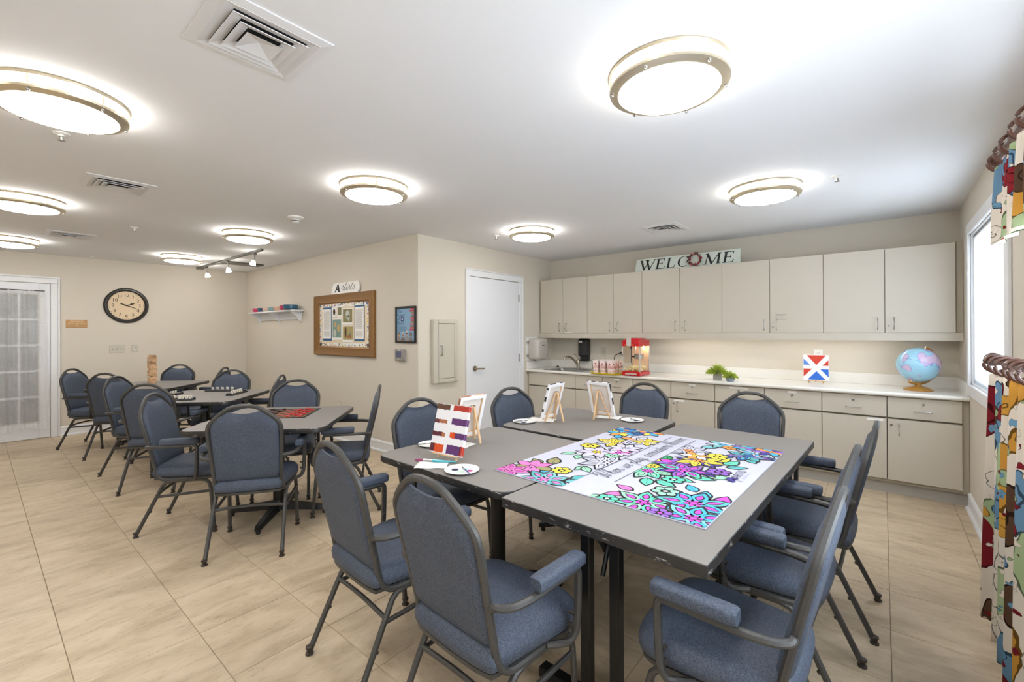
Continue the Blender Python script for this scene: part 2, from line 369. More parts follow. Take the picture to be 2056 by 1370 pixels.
_o = _n.nodes.new('ShaderNodeObjectInfo'); _mr = _n.nodes.new('ShaderNodeMapRange'); _mr.inputs[3].default_value = .62; _mr.inputs[4].default_value = 1.12; _n.links.new(_o.outputs['Random'], _mr.inputs[0])
_v = _n.nodes.new('ShaderNodeVectorMath'); _v.operation = 'SCALE'; _n.links.new(_s, _v.inputs[0]); _n.links.new(_mr.outputs[0], _v.inputs[3]); _n.links.new(_v.outputs[0], _b.inputs['Base Color'])
M['goldf'] = mat('bronze_frame', srgb(140,102,58), 0.42, 0.4, 0.16, 60, 0.1, 300)
M['canvas'] = mat('canvas_white', srgb(236,234,236), 0.75, 0, 0.02, 60, 0.2, 900)
M['red'] = mat('red_enamel', srgb(196,16,30), 0.25, 0, 0.05, 10, coat=0.4)
M['redp'] = mat('red_print', srgb(190,34,44), 0.6)
M['pinkstripe'] = mat('pink_stripe', srgb(240,214,212), 0.65)
M['yellow'] = mat('yellow_tray', srgb(232,206,24), 0.4)
M['popcorn'] = mat('popcorn', srgb(244,228,176), 0.8, 0, 0.15, 80)
M['acryl'] = glass_mat('clear_acrylic', (1,0.99,0.97,1), 0.97)
M['pane'] = glass_mat('window_glass', (1,1,1,1), 0.97)
M['doorglass'] = mat('door_glass', srgb(110,112,116), 0.15, 0, 0.2, 1.5)
M['blind'] = blind_mat('white_roller_blind')
M['sheer'] = sheer_mat('sheer_voile')
M['curtain'] = curtain_mat('floral_print')
M['rod'] = mat('walnut_rod', srgb(84,52,40), 0.35, 0, 0.2, 20, coat=0.2)
M['globe'] = globe_mat('globe_map')
M['gold'] = mat('gold_plastic', srgb(186,136,62), 0.4, 0.25, 0.06, 20)
M['leaf'] = mat('fake_grass', srgb(182,200,76), 0.6, 0, 0.25, 60)
M['potg'] = mat('stone_pot', srgb(168,164,158), 0.7, 0, 0.12, 60)
M['potb'] = mat('blue_grey_pot', srgb(140,150,166), 0.65, 0, 0.15, 60)
M['clockf'] = mat('clock_rim', srgb(38,34,32), 0.35, 0, 0.2, 30)
M['clockd'] = mat('clock_dial', srgb(226,206,178), 0.6, 0, 0.05, 6)
M['sign'] = mat('tan_sign', srgb(186,142,92), 0.55)
M['welc'] = mat('pale_green_board', srgb(206,214,204), 0.7, 0, 0.06, 10)
M['wine'] = mat('red_ribbon', srgb(168,34,52), 0.6, 0, 0.2, 60)
M['dgreen'] = mat('wreath_green', srgb(44,62,50), 0.7, 0, 0.3, 60)
def colm(key, rgb, rough=0.65, **k):
    if key not in M: M[key] = mat(key, srgb(*rgb), rough, **k)
    return M[key]

# ------------------------------------------------------------------ lettering
def text_mesh(body, size, m, ax, ay, origin, align='LEFT', shear=0.0, thick=0.0, space=1.0, line=1.0):
    cu = bpy.data.curves.new('lettering', 'FONT'); cu.body = body; cu.size = size; cu.align_x = align; cu.shear = shear
    cu.extrude = thick; cu.space_character = space; cu.space_line = line; cu.resolution_u = 3
    ob = bpy.data.objects.new('lettering', cu); me = bpy.data.meshes.new_from_object(ob)
    ax = Vector(ax); ay = Vector(ay); o = Vector(origin); az = ax.cross(ay)
    for v in me.vertices:
        p = v.co.copy(); v.co = o+ax*p.x+ay*p.y+az*p.z
    me.materials.clear(); me.materials.append(m)
    bpy.data.objects.remove(ob); bpy.data.curves.remove(cu)
    return me
SCRIPT = {  # pen strokes of a joined hand, x-height 0.5
 'w': (0.62, [[(0,.42),(.07,.1),(.16,.0),(.26,.12),(.29,.45),(.31,.12),(.4,.0),(.52,.15),(.53,.46),(.64,.42)]]),
 'h': (0.46, [[(-.02,.15),(.14,.6),(.2,.95),(.12,1.0),(.07,.7),(.05,.0)],[(.06,.25),(.18,.46),(.28,.4),(.29,.1),(.38,.0),(.46,.12)]]),
 'e': (0.36, [[(-.02,.18),(.15,.24),(.24,.38),(.16,.48),(.06,.36),(.06,.14),(.16,.0),(.28,.06),(.36,.18)]]),
 'n': (0.50, [[(-.02,.3),(.06,.47),(.08,.3),(.07,.0)],[(.08,.2),(.2,.46),(.3,.42),(.31,.12),(.4,.0),(.5,.14)]]),
 'p': (0.46, [[(-.02,.28),(.07,.47),(.06,.1),(.03,-.45)],[(.06,.2),(.2,.47),(.33,.3),(.26,.04),(.1,.03)],[(.24,.03),(.46,.14)]]),
 'l': (0.28, [[(-.02,.15),(.14,.62),(.16,.95),(.08,1.0),(.04,.7),(.06,.1),(.14,.0),(.28,.16)]]),
 'a': (0.46, [[(.32,.4),(.2,.48),(.06,.32),(.06,.08),(.16,.0),(.28,.14),(.33,.46),(.33,.1),(.38,.0),(.48,.14)]]),
 'y': (0.46, [[(-.02,.3),(.06,.46),(.06,.12),(.16,.0),(.28,.14),(.32,.46)],[(.32,.46),(.3,-.1),(.2,-.45),(.08,-.38),(.2,-.14),(.46,.14)]]),
 'c': (0.36, [[(.26,.4),(.16,.48),(.05,.32),(.05,.12),(.15,.0),(.27,.06),(.36,.18)]]),
 'o': (0.44, [[(.18,.48),(.05,.32),(.06,.08),(.18,.0),(.3,.12),(.3,.36),(.18,.48),(.3,.38),(.44,.42)]]),
 't': (0.30, [[(-.02,.16),(.1,.5),(.12,.85),(.09,.4),(.09,.08),(.17,.0),(.3,.16)],[(.0,.58),(.24,.6)]]),
 'i': (0.24, [[(-.02,.18),(.07,.47),(.06,.1),(.12,.0),(.24,.16)],[(.1,.64),(.11,.68)]]),
 's': (0.32, [[(-.02,.14),(.14,.5),(.2,.3),(.22,.08),(.12,.0),(.04,.06)],[(.14,.0),(.34,.16)]]),
 'b': (0.42, [[(-.02,.15),(.12,.62),(.14,.96),(.06,.98),(.03,.6),(.05,.08),(.16,.0),(.28,.14),(.26,.4),(.16,.44),(.3,.36),(.42,.42)]]),
 'm': (0.66, [[(-.02,.3),(.05,.47),(.07,.3),(.06,.0)],[(.07,.2),(.17,.46),(.25,.4),(.25,.0)],[(.25,.2),(.36,.46),(.45,.4),(.45,.1),(.54,.0),(.66,.14)]]),
 'r': (0.34, [[(-.02,.16),(.1,.52),(.14,.42),(.24,.44),(.22,.1),(.28,.0),(.36,.14)]]),
 'W': (1.02, [[(-.12,.72),(-.02,.95),(.1,.98),(.14,.6),(.18,.0),(.34,.5),(.44,.95),(.44,.4),(.5,.0),(.74,.5),(.86,1.0),(.96,.9)],[(-.12,.72),(-.06,.62),(.0,.74)]]),
 ',': (0.2, [[(.08,.06),(.1,.0),(.03,-.16)]]), ' ': (0.34, []),
}
def script_mb(mb, textstr, size, ax, ay, o, w=0.05, shear=0.22, mat=0, lift=(0,0,0)):
    ax = Vector(ax); ay = Vector(ay); o = Vector(o); az = ax.cross(ay); x = 0.0
    for chh in textstr:
        adv, strokes = SCRIPT[chh]
        for st in strokes:
            pts = catmull([(px, py, 0) for px, py in st], 5); L_ = []; R_ = []
            for i, p in enumerate(pts):
                t = (pts[min(i+1,len(pts)-1)]-pts[max(i-1,0)]).normalized(); nn = Vector((-t.y, t.x, 0))
                hw = w*(0.55+0.55*abs(t.y))*0.5 if size else 0
                for lst, sg in ((L_,1),(R_,-1)):
                    q = p+nn*(hw*sg); qx = x+q.x+q.y*shear
                    lst.append(tuple(o+ax*(qx*size)+ay*(q.y*size)+az*0.0))
            n = len(pts); mb.add(L_+R_, [(i,i+1,n+i+1,n+i) for i in range(n-1)], mat)
        x += adv
    return x*size

# ================================================================== ROOM
# floor: sub-slab with single vinyl tiles
fl = MB().box(X0-0.1, X3+0.15, YR-0.1, Y2+0.1, -0.06, -0.003).obj('floor', M['grout']); struct(fl)
T = 0.4065; gapw = 0.0009
hw = T/2-gapw
tm = {}
for key in ('tileA','tileB'):
    b = MB().add([(-hw,-hw,-0.003),(hw,-hw,-0.003),(hw,hw,-0.003),(-hw,hw,-0.003),(-hw+.0012,-hw+.0012,0),(hw-.0012,-hw+.0012,0),(hw-.0012,hw-.0012,0),(-hw+.0012,hw-.0012,0)],
        [(4,5,6,7),(0,1,5,4),(1,2,6,5),(2,3,7,6),(3,0,4,7)])
    tm[key] = b.mesh('floor_tile', M[key], smooth=False)
tiles = []
for i in range(-22, 3):
    for j in range(-8, 14):
        cx = 0.023+T*(i-0.5); cy = 0.255+T*(j-0.5)
        if cx > X3+0.15 or cx < X0-0.15 or cy < YR-0.1 or cy > Y2: continue
        if cx < X1-0.3 and cy > Y1+0.25: continue
        dpt = -0.6383*cx+0.7698*cy; lat = 0.7697*cx+0.6383*cy
        if dpt > 0.9 and abs(lat/dpt) < 1.30 and not (cy > 5.1): tiles.append((dpt, cx, cy))
        else: tiles.append((99+abs(dpt), cx, cy))
tiles.sort(); rest = MB()
for k, (dd, cx, cy) in enumerate(tiles):
    key = 'tileA' if cx < -1.45 else 'tileB'
    if k < 300 and dd < 90: mobj('floor_tile', tm[key], fl, (cx, cy, 0))
    else:
        rest.add([(cx-hw,cy-hw,-0.0001),(cx+hw,cy-hw,-0.0001),(cx+hw,cy+hw,-0.0001),(cx-hw,cy+hw,-0.0001)], [(0,1,2,3)])
ro = rest.obj('floor_tile_remainder', M['tileA'], fl, smooth=False, fixn=False); ro['kind'] = 'stuff'
struct(MB().box(X0-0.1, X3+0.15, YR-0.1, Y2+0.1, H, H+0.06).obj('ceiling', M['ceiling'], smooth=False))
struct(MB().box(X0-0.12, X0, YR-0.1, Y1, 0, H).obj('wall_left', M['wall'], smooth=False))
struct(MB().box(X0-0.12, X1-0.0001, Y1, Y1+0.12, 0, H).obj('wall_back', M['wall'], smooth=False))
struct(MB().box(X1-0.12, X1, Y1+0.0001, Y2+0.1, 0, H).obj('wall_side', M['wall'], smooth=False))
struct(MB().box(X1, X3+0.12, Y2, Y2+0.12, 0, H).obj('wall_cabinet', M['wall'], smooth=False))
struct(MB().box(X0-0.1, X3+0.14, YR-0.12, YR, 0, H).obj('wall_rear', M['wall'], smooth=False))
# window wall with openings
WIN = [(3.50, 4.80, 0.97, 2.10), (0.55, 2.70, 0.75, 2.12), (-2.30, -1.10, 0.75, 2.12)]  # last opening is unseen behind the camera, added to let in daylight
wr = MB(); ys = YR; XO = X3+0.14
for (a, b, z0, z1) in sorted(WIN):
    wr.box(X3, XO, ys, a, 0, H); wr.box(X3, XO, a, b, 0, z0); wr.box(X3, XO, a, b, z1, H); ys = b
wr.box(X3, XO, ys, Y2, 0, H)
struct(wr.obj('wall_right', M['wall'], smooth=False))
for n, (a, b, z0, z1) in enumerate(WIN):
    wroot = thing('window_%d' % (n+1), None, None); struct(wroot)
    fr = MB(); cw = 0.085
    for (p, q, r, s) in ((a-cw, a, z0-cw, z1+cw), (b, b+cw, z0-cw, z1+cw), (a, b, z1, z1+cw), (a, b, z0-cw, z0)):
        fr.cbox(X3-0.02, X3, p, q, r, s, 0.005)
    for (p, q, r, s) in ((a+.0, a+.012, z0, z1), (b-.012, b, z0, z1), (a, b, z1-.012, z1), (a, b, z0, z0+.012)):
        fr.box(X3-0.002, XO-0.005, p, q, r, s)
    fr.obj('casing', M['trim'], wroot, ang=30)
    sh = MB(); xs0, xs1 = X3+0.03, X3+0.065
    for (p, q, r, s) in ((a+.012, a+.06, z0+.012, z1-.012), (b-.06, b-.012, z0+.012, z1-.012), (a+.06, b-.06, z1-.06, z1-.012), (a+.06, b-.06, z0+.012, z0+.06)):
        sh.cbox(xs0, xs1, p, q, r, s, 0.006)
    sh.obj('sash', M['trim'], wroot, ang=30)
    MB().box(X3+0.046, X3+0.050, a+.06, b-.06, z0+.06, z1-.06).obj('pane', M['pane'], wroot, smooth=False)
    if n == 0:
        MB().box(X3+0.012, X3+0.013, a+.016, b-.016, z0+.014, z1-.014).obj('roller_blind', M['blind'], wroot, smooth=False)
        MB().tube([(X3+.018,a+.02,z1-.03),(X3+.018,b-.02,z1-.03)], .008, n=10).obj('blind_roller', M['trim'], wroot)

# baseboards with shoe moulding
def baseboard(name, p, q, nrm):
    """profile swept from p to q, nrm = direction into the room"""
    p = Vector((p[0],p[1],0)); q = Vector((q[0],q[1],0)); n = Vector((nrm[0],nrm[1],0))
    prof = [(0,0),(0.030,0),(0.030,0.012),(0.024,0.022),(0.014,0.026),(0.013,0.098),(0.016,0.104),(0.012,0.116),(0.006,0.124),(0,0.127)]
    rings = [[tuple(b+n*a+Vector((0,0,z))) for a, z in prof] for b in (p, q)]
    return struct(MB().loft(rings).obj(name, M['trim'], ang=25))
baseboard('baseboard_left', (X0, 0.745), (X0, Y1), (1,0))
baseboard('baseboard_left_front', (X0, YR), (X0, -0.36), (1,0))
baseboard('baseboard_back', (X0, Y1), (X1, Y1), (0,-1))
baseboard('baseboard_side', (X1, Y1), (X1, 3.715), (1,0))
baseboard('baseboard_right', (X3, 4.90), (X3, YR), (-1,0))

# white door in the side wall
d2 = thing('door_2', None, None); struct(d2)
dy0, dy1, dz = 3.796, 4.715, 2.045
cs = MB()
cs.cbox(X1, X1+.02, dy0-.066, dy0-.004, 0, dz+.006, .004); cs.cbox(X1, X1+.02, dy1+.004, dy1+.073, 0, dz+.006, .004); cs.cbox(X1, X1+.0205, dy0-.066, dy1+.073, dz+.006, dz+.076, .004)
cs.cbox(X1, X1+.028, dy0-.082, dy0-.066, 0, dz+.076, .004); cs.cbox(X1, X1+.028, dy1+.073, dy1+.089, 0, dz+.076, .004); cs.cbox(X1, X1+.0285, dy0-.082, dy1+.089, dz+.076, dz+.090, .004)
cs.obj('casing', M['trim'], d2, ang=30)
leaf = MB().cbox(X1, X1+.008, dy0, dy1, 0.01, dz, 0.002).obj('door_leaf', M['door'], d2, ang=30)
MB().box(X1, X1+.003, dy0-.004, dy1+.004, 0.0, dz+.006).obj('door_gap', M['gap'], d2, smooth=False)
hd = MB(); hy, hz = 3.868, 0.935
hd.tube([(X1+.008,hy,hz),(X1+.016,hy,hz)], 0.034, n=20); hd.tube([(X1+.016,hy,hz),(X1+.05,hy,hz)], 0.012, n=12)
hd.tube(bend([(X1+.05,hy-.005,hz),(X1+.055,hy+.03,hz),(X1+.05,hy+.125,hz-.006)], .02), 0.010, n=10)
hd.obj('lever_handle', M['nickel'], leaf)
for z in (0.34, 1.03, 1.83):
    hb = MB(); hb.tube([(X1+.016,dy1+.002,z-.05),(X1+.016,dy1+.002,z+.05)], .009, n=8); hb.obj('hinge', M['steel'], leaf)

# French door in the clock wall
d1 = thing('door_1', None, None); struct(d1)
cs = MB()
cs.cbox(X0, X0+.022, .655, .722, 0, 2.04, .005); cs.cbox(X0, X0+.022, -.36, -.273, 0, 2.04, .005); cs.cbox(X0, X0+.0225, -.36, .722, 2.04, 2.107, .005)
cs.cbox(X0, X0+.032, .722, .744, 0, 2.107, .005); cs.cbox(X0, X0+.0325, -.36, .744, 2.107, 2.129, .005)
cs.obj('casing', M['trim'], d1, ang=30)
lf = MB()
yl0, yl1 = -.268, .650; gy0, gy1, gz0, gz1 = -.16, .55, .215, 1.895
lf.cbox(X0, X0+.012, yl0, gy0, .01, 2.035, .003); lf.cbox(X0, X0+.012, gy1, yl1, .01, 2.035, .003)
lf.cbox(X0, X0+.012, gy0, gy1, .01, gz0, .003); lf.cbox(X0, X0+.012, gy0, gy1, gz1, 2.035, .003)
lfo = lf.obj('door_leaf', M['door'], d1, ang=30)
nr, nc = 5, 4
for i in range(1, nc): MB().cbox(X0, X0+.010, gy0+(gy1-gy0)*i/nc-.012, gy0+(gy1-gy0)*i/nc+.012, gz0, gz1, .003).obj('muntin', M['door'], lfo, ang=30)
for j in range(1, nr): MB().cbox(X0, X0+.0095, gy0, gy1, gz0+(gz1-gz0)*j/nr-.012, gz0+(gz1-gz0)*j/nr+.012, .003).obj('muntin', M['door'], lfo, ang=30)
for i in range(nc):
    for j in range(nr):
        a = gy0+(gy1-gy0)*i/nc; b = gz0+(gz1-gz0)*j/nr
        MB().box(X0+.001, X0+.004, a+.012, a+(gy1-gy0)/nc-.012, b+.012, b+(gz1-gz0)/nr-.012).obj('pane', M['doorglass'], lfo, smooth=False)
# sheer curtain on the French door
sc = thing('door_curtain', 'sheer white gathered curtain hanging over the French door panes', 'curtain')
sm = MB(); nu, nv = 160, 14; y_a, y_b = -.26, .60
for j in range(nv+1):
    t = j/nv
    for i in range(nu+1):
        s_ = i/nu; y = y_a+(y_b-y_a)*s_; y += 0.045*t*s_*s_
        x = X0+.055+.017*math.sin(s_*44+1.8*math.sin(s_*9))*(0.5+0.5*t)+.004*math.sin(s_*101+t*2)
        z = 1.935-(1.935-.135-.012*math.sin(s_*19))*t
        sm.v.append((x, y, z))
for j in range(nv):
    for i in range(nu):
        a = j*(nu+1)+i; sm.f.append((a, a+1, a+nu+2, a+nu+1)); sm.m.append(0)
sm.obj('sheer_panel', M['sheer'], sc, fixn=False, ang=180)
MB().tube([(X0+.055,-.27,1.935),(X0+.055,.60,1.935)], .006, n=8).obj('rod', M['glide'], sc)
for y in (-.26, .595): MB().tube([(X0+.012,y,1.935),(X0+.055,y,1.935)], .005, n=6).obj('rod_bracket', M['glide'], sc)

# ================================================================== CEILING FIXTURES
def make_lamp():
    r = thing('ceiling_light', 'x', 'ceiling light')
    MB().lathe([(.205,0),(.233,0),(.236,-.006),(.232,-.014),(.205,-.014)], 56).obj('top_ring', M['ringm'], r)
    MB().lathe([(.19,-.012),(.214,-.013),(.215,-.05),(.212,-.054),(.19,-.054)], 56).obj('glass_band', M['lampb'], r)
    MB().lathe([(.205,-.050),(.229,-.050),(.233,-.056),(.231,-.064),(.208,-.074),(.196,-.074)], 56).obj('bottom_ring', M['ringm'], r)
    MB().lathe([(.204,-.070),(.19,-.078),(.15,-.088),(.10,-.094),(.05,-.097),(.004,-.098)], 56).obj('diffuser', M['lampg'], r)
    for k in range(6):
        a = PI/6+k*PI/3; c, s_ = math.cos(a), math.sin(a)
        MB().tube([(.224*c,.224*s_,-.012),(.224*c,.224*s_,-.052)], .0045, n=6).obj('post', M['ringm'], r)
        MB().sphere((.222*c,.222*s_,-.073), .007, 8, 6).obj('finial', M['chrome'], r)
    return r
lamps = [(-.666,1.80,'the large poster table'),(-2.807,1.84,'the gap between the checkers table and the easel tables'),(-2.80,3.70,'the white door near the sink corner'),(-.66,3.70,'the floor before the drawer cabinets'),
         (-2.81,.25,'the open floor in front of the checkers table'),(-5.13,.25,'the open floor in front of the number tile table'),(-7.39,.25,'the floor in front of the curtained French door'),(-5.137,1.85,'the number tile table'),(-7.356,1.82,'the block tower table')]
extra = [(-.66,.25),(-2.81,-1.4),(-5.13,-1.4),(-.66,-1.4)]
lp = make_lamp()
for i, (x, y, w) in enumerate(lamps):
    o = lp if i == 0 else copy_tree(lp)
    o.location = (x, y, H-.0005); tag(o, 'round two-ring flush ceiling light above '+w, 'ceiling light', 'round flush ceiling lights')
for x, y in extra:
    o = copy_tree(lp); o.location = (x, y, H-.0005); tag(o, 'round two-ring flush ceiling light over the rear floor area', 'ceiling light', 'round flush ceiling lights')

def make_vent(s=.186):
    r = thing('air_vent', 'x', 'air vent')
    MB().box(-s*.84, s*.84, -s*.84, s*.84, -.0015, 0).obj('duct_shade_plate', M['dark'], r, smooth=False)  # flat dark plate on the ceiling, its colour stands in for the shaded recess
    def sq(h0, z0, h1, z1, t=.0025):
        b = MB(); vs = []
        for (h, z) in ((h0,z0),(h1,z1),(h1,z1+t),(h0,z0+t)):
            vs += [(-h,-h,z),(h,-h,z),(h,h,z),(-h,h,z)]
        fs = []
        for k in range(4):
            for j in range(4):
                fs.append((k*4+j, k*4+(j+1)%4, ((k+1)%4)*4+(j+1)%4, ((k+1)%4)*4+j))
        return b.add(vs, fs)
    sq(s, -.005, s*.82, -.011, .005).obj('flange', M['ventw'], r, smooth=False)
    for h0, z0, h1, z1 in ((s*.82,-.012,s*.64,-.003),(s*.66,-.017,s*.47,-.004),(s*.49,-.021,s*.30,-.005)):
        sq(h1, z1-.001, h0, z0, .003).obj('louver', M['ventw'], r, smooth=False)
    MB().add([(-s*.32,-s*.32,-.024),(s*.32,-s*.32,-.024),(s*.32,s*.32,-.024),(-s*.32,s*.32,-.024),(0,0,-.006)], [(0,1,4),(1,2,4),(2,3,4),(3,0,4)]).obj('centre_cone', M['ventw'], r, smooth=False)
    return r
vp = make_vent()
for i, (x, y, w) in enumerate([(-1.72,.655,'in the ceiling nearest the poster table'),(-4.165,.655,'between the checkers table and the number tile table lights'),(-6.655,.655,'nearest the clock wall'),(-1.70,4.48,'above the welcome sign cabinets')]):
    o = vp if i == 0 else copy_tree(vp)
    o.location = (x, y, H-.0002); tag(o, 'square white stepped air vent '+w, 'air vent', 'square ceiling air vents')
sd = thing('smoke_detector', 'round white smoke detector on the ceiling', 'smoke detector', (-4.094,1.869,H))
MB().lathe([(.05,0),(.068,0),(.066,-.012),(.045,-.022),(.03,-.024)], 24).obj('base', M['white'], sd)
MB().lathe([(.03,-.024),(.032,-.036),(.028,-.048),(.018,-.054),(.002,-.055)], 20).obj('sensor', M['white'], sd)
MB().lathe([(.0325,-.034),(.0325,-.040)], 20, cap=False).obj('slot', M['dark'], sd)
def make_sprinkler():
    r = thing('sprinkler_head', 'x', 'sprinkler')
    MB().lathe([(.01,0),(.035,0),(.034,-.004),(.014,-.010),(.010,-.016)], 20).obj('escutcheon', M['white'], r)
    MB().lathe([(.008,-.014),(.009,-.026),(.006,-.032),(.006,-.036)], 12).obj('nozzle', M['chrome'], r)
    MB().lathe([(.004,-.036),(.016,-.037),(.016,-.039),(.003,-.039)], 16).obj('deflector', M['chrome'], r)
    return r
sp0 = make_sprinkler()
for i, (x, y, w) in enumerate([(-.231,3.731,'beside the lamp near the window wall'),(-3.23,3.629,'beside the lamp near the white door'),(-5.711,1.021,'between the vents on the long ceiling'),(-8.301,1.026,'close above the wall clock'),(-3.31,.295,'beside the lamp over the open floor')]):
    o = sp0 if i == 0 else copy_tree(sp0)
    o.location = (x, y, H); tag(o, 'small pendent fire sprinkler '+w, 'sprinkler', 'ceiling sprinklers')
# track light
tr = thing('track_light', 'grey ceiling track light with three lit spot heads near the clock wall corner', 'track light', (0,0,H))
MB().cbox(-8.36, -5.96, 2.285, 2.32, -.028, 0, .004).obj('rail', M['trackm'], tr)
MB().cbox(-8.40, -8.30, 2.26, 2.345, -.035, 0, .004).obj('end_feed', M['trackm'], tr)
MB().cbox(-7.55, -7.33, 2.32, 2.86, -.022, 0, .004).obj('canopy_plate', M['trackm'], tr)
for x, tx, ty in ((-8.04,.02,.10),(-7.14,-.10,.12),(-6.19,-.16,-.10)):
    hdm = MB(); hdm.cbox(x-.03, x+.03, 2.286, 2.318, -.052, -.028, .003); hdm.tube([(x,2.302,-.05),(x,2.302,-.10)], .007, n=8)
    a = Vector((x,2.302,-.095)); dv = Vector((tx,ty,-.5)).normalized()
    for sx in (-1,1): hdm.tube([a+Vector((sx*.018,0,0)), a+Vector((sx*.022,0,0))+dv*.045], .004, n=6)
    ho = hdm.obj('spot_head', M['trackm'], tr)
    sh = MB(); q = a+dv*.03
    e1 = dv.cross(Vector((0,0,1))).normalized(); e2 = dv.cross(e1)
    rings = [[tuple(q+dv*t+e1*(r_*math.cos(2*PI*k/16))+e2*(r_*math.sin(2*PI*k/16))) for k in range(16)] for t, r_ in ((0,.012),(.01,.02),(.06,.036),(.062,.034))]
    sh.loft(rings); sh.obj('lit_shade', M['bulb'], ho)

# ================================================================== CLOCK WALL
ck = thing('wall_clock', 'round wall clock with black rim and cream dial on the beige wall', 'clock', (X0, 1.43, 1.783), rot=(PI/2,0,PI/2))
MB().lathe([(.20,.0),(.255,.0),(.255,.018),(.240,.034),(.222,.036),(.210,.024),(.206,.014)], 56, cap=False).obj('rim', M['clockf'], ck)
MB().lathe([(.212,.0),(.212,.012),(.001,.0125)], 48).obj('dial', M['clockd'], ck)
nm = MB()
for k in range(1, 13):
    a = PI/2-k*PI/6
    me = text_mesh(str(k), .066, M['ink'], (1,0,0), (0,1,0), (.150*math.cos(a), .150*math.sin(a)-.023, .0132), 'CENTER')
    mobj('numeral', me, ck)
for k in range(60):
    a = k*PI/30; r0 = .190; w = .0016 if k % 5 else .0035; c, s_ = math.cos(a), math.sin(a)
    nm.poly([(r0*c-w*s_, r0*s_+w*c, .0132), (r0*c+w*s_, r0*s_-w*c, .0132), ((r0+.008)*c+w*s_, (r0+.008)*s_-w*c, .0132), ((r0+.008)*c-w*s_, (r0+.008)*s_+w*c, .0132)])
nm.obj('minute_marks', M['ink'], ck, smooth=False, fixn=False)
def hand(name, ang, L_, tail, w, z):
    c, s_ = math.cos(ang), math.sin(ang); b = MB()
    b.prism([(-tail,-w*.5),(L_*.35,-w*.4),(L_*.55,-w*1.5),(L_,-.0006),(L_,.0006),(L_*.55,w*1.5),(L_*.35,w*.4),(-tail,w*.5)] if name == 'hour_hand' else [(-tail,-w*.7),(0,-w*.6),(L_,-.001),(L_,.001),(0,w*.6),(-tail,w*.7)], z, z+.0012, fn=lambda x,y,zz: (x*c-y*s_, x*s_+y*c, zz))
    if tail > .04: b.disc((-tail*c,-tail*s_,z+.0013), .009)
    b.disc((0,0,z+.0014), .007); b.obj(name, M['ink'], ck, smooth=False)
hand('hour_hand', PI/2-2.31*PI/6, .105, .02, .010, .017); hand('minute_hand', PI/2-18.6*PI/30, .165, .068, .010, .020)
MB().lathe([(.210,.028),(.001,.0285)], 48, cap=True).obj('glass', M['acryl'], ck)
sg = thing('room_sign', 'small tan occupancy sign on the wall beside the French door', 'sign', (X0, .905, 1.511), rot=(PI/2,0,PI/2))
MB().cbox(-.106, .106, -.053, .053, 0, .008, .002).obj('plate', M['sign'], sg)
for k, tx in enumerate(('MAXIMUM', 'OCCUPANCY', '34')):
    mobj('lettering', text_mesh(tx, .028, M['cream'], (1,0,0), (0,1,0), (0, .022-k*.030, .0085), 'CENTER'), sg)
def plate(name, label, cat, loc, rot, w, h, n, m='almond', kind='toggle'):
    r = thing(name, label, cat, loc, rot=rot)
    MB().cbox(-w/2, w/2, -h/2, h/2, 0, .006, .002).obj('cover_plate', M[m], r)
    for k in range(n):
        cx = (k-(n-1)/2)*.046
        if kind == 'toggle':
            MB().cbox(cx-.006, cx+.006, -.012, .012, .006, .008, .001).obj('slot', M['grey'], r)
            MB().cbox(cx-.004, cx+.004, -.001, .009, .006, .018, .002).obj('toggle', M['white'], r)
        elif kind == 'outlet':
            for s_ in (-1,1):
                MB().cbox(cx-.016, cx+.016, s_*.02-.014, s_*.02+.014, .006, .0085, .002).obj('socket', M['white'], r)
                q = MB(); q.box(cx-.007, cx-.005, s_*.02-.004, s_*.02+.006, .0085, .009); q.box(cx+.005, cx+.007, s_*.02-.004, s_*.02+.006, .0085, .009); q.obj('slots', M['dark'], r, smooth=False)
        else:
            MB().cbox(cx-.012, cx+.012, -.02, .014, .006, .012, .002).obj('jack', M['white'], r)
            MB().box(cx-.006, cx+.006, -.004, .012, .012, .0126).obj('port', M['dark'], r, smooth=False)
    return r
RX = (PI/2,0,PI/2); RY = (PI/2,0,0)
plate('light_switch', 'triple almond light switch plate below the wall clock', 'light switch', (X0, 1.327, 1.153), RX, .175, .117, 3)
plate('phone_jack', 'small almond jack plate below the wall clock', 'wall plate', (X0, 1.524, 1.153), RX, .074, .112, 1, 'almond', 'jack')

# ================================================================== BOARD WALL
sh = thing('wall_shelf', 'white bracketed wall shelf holding a row of painted bowls', 'shelf', (-7.16, Y1, 1.70))
MB().cbox(-.79, .79, -.17, 0, -.018, .004, .004).obj('shelf_board', M['trim'], sh)
MB().cbox(-.74, .74, -.018, 0, -.13, -.018, .003).obj('back_rail', M['trim'], sh)
for x in (-.70, 0, .70):
    pr = [(0,-.018),(-.14,-.018),(-.145,-.035),(-.11,-.06),(-.075,-.075),(-.055,-.10),(-.05,-.125),(-.02,-.15),(0,-.155)]
    MB().prism(pr, -.011, .011, fn=lambda a,b,c: (x+c, a, b)).obj('bracket', M['trim'], sh)
    MB().tube([(x,-.012,-.15),(x,-.012,-.185)], .006, n=8).obj('peg', M['trim'], sh)
bcol = [('magenta',(196,54,104)),('navy blue',(46,82,112)),('speckled pale pink',(216,190,168)),('light blue',(134,164,166)),('speckled peach',(218,186,160)),('raspberry pink',(186,58,98)),('teal blue',(36,92,122))]
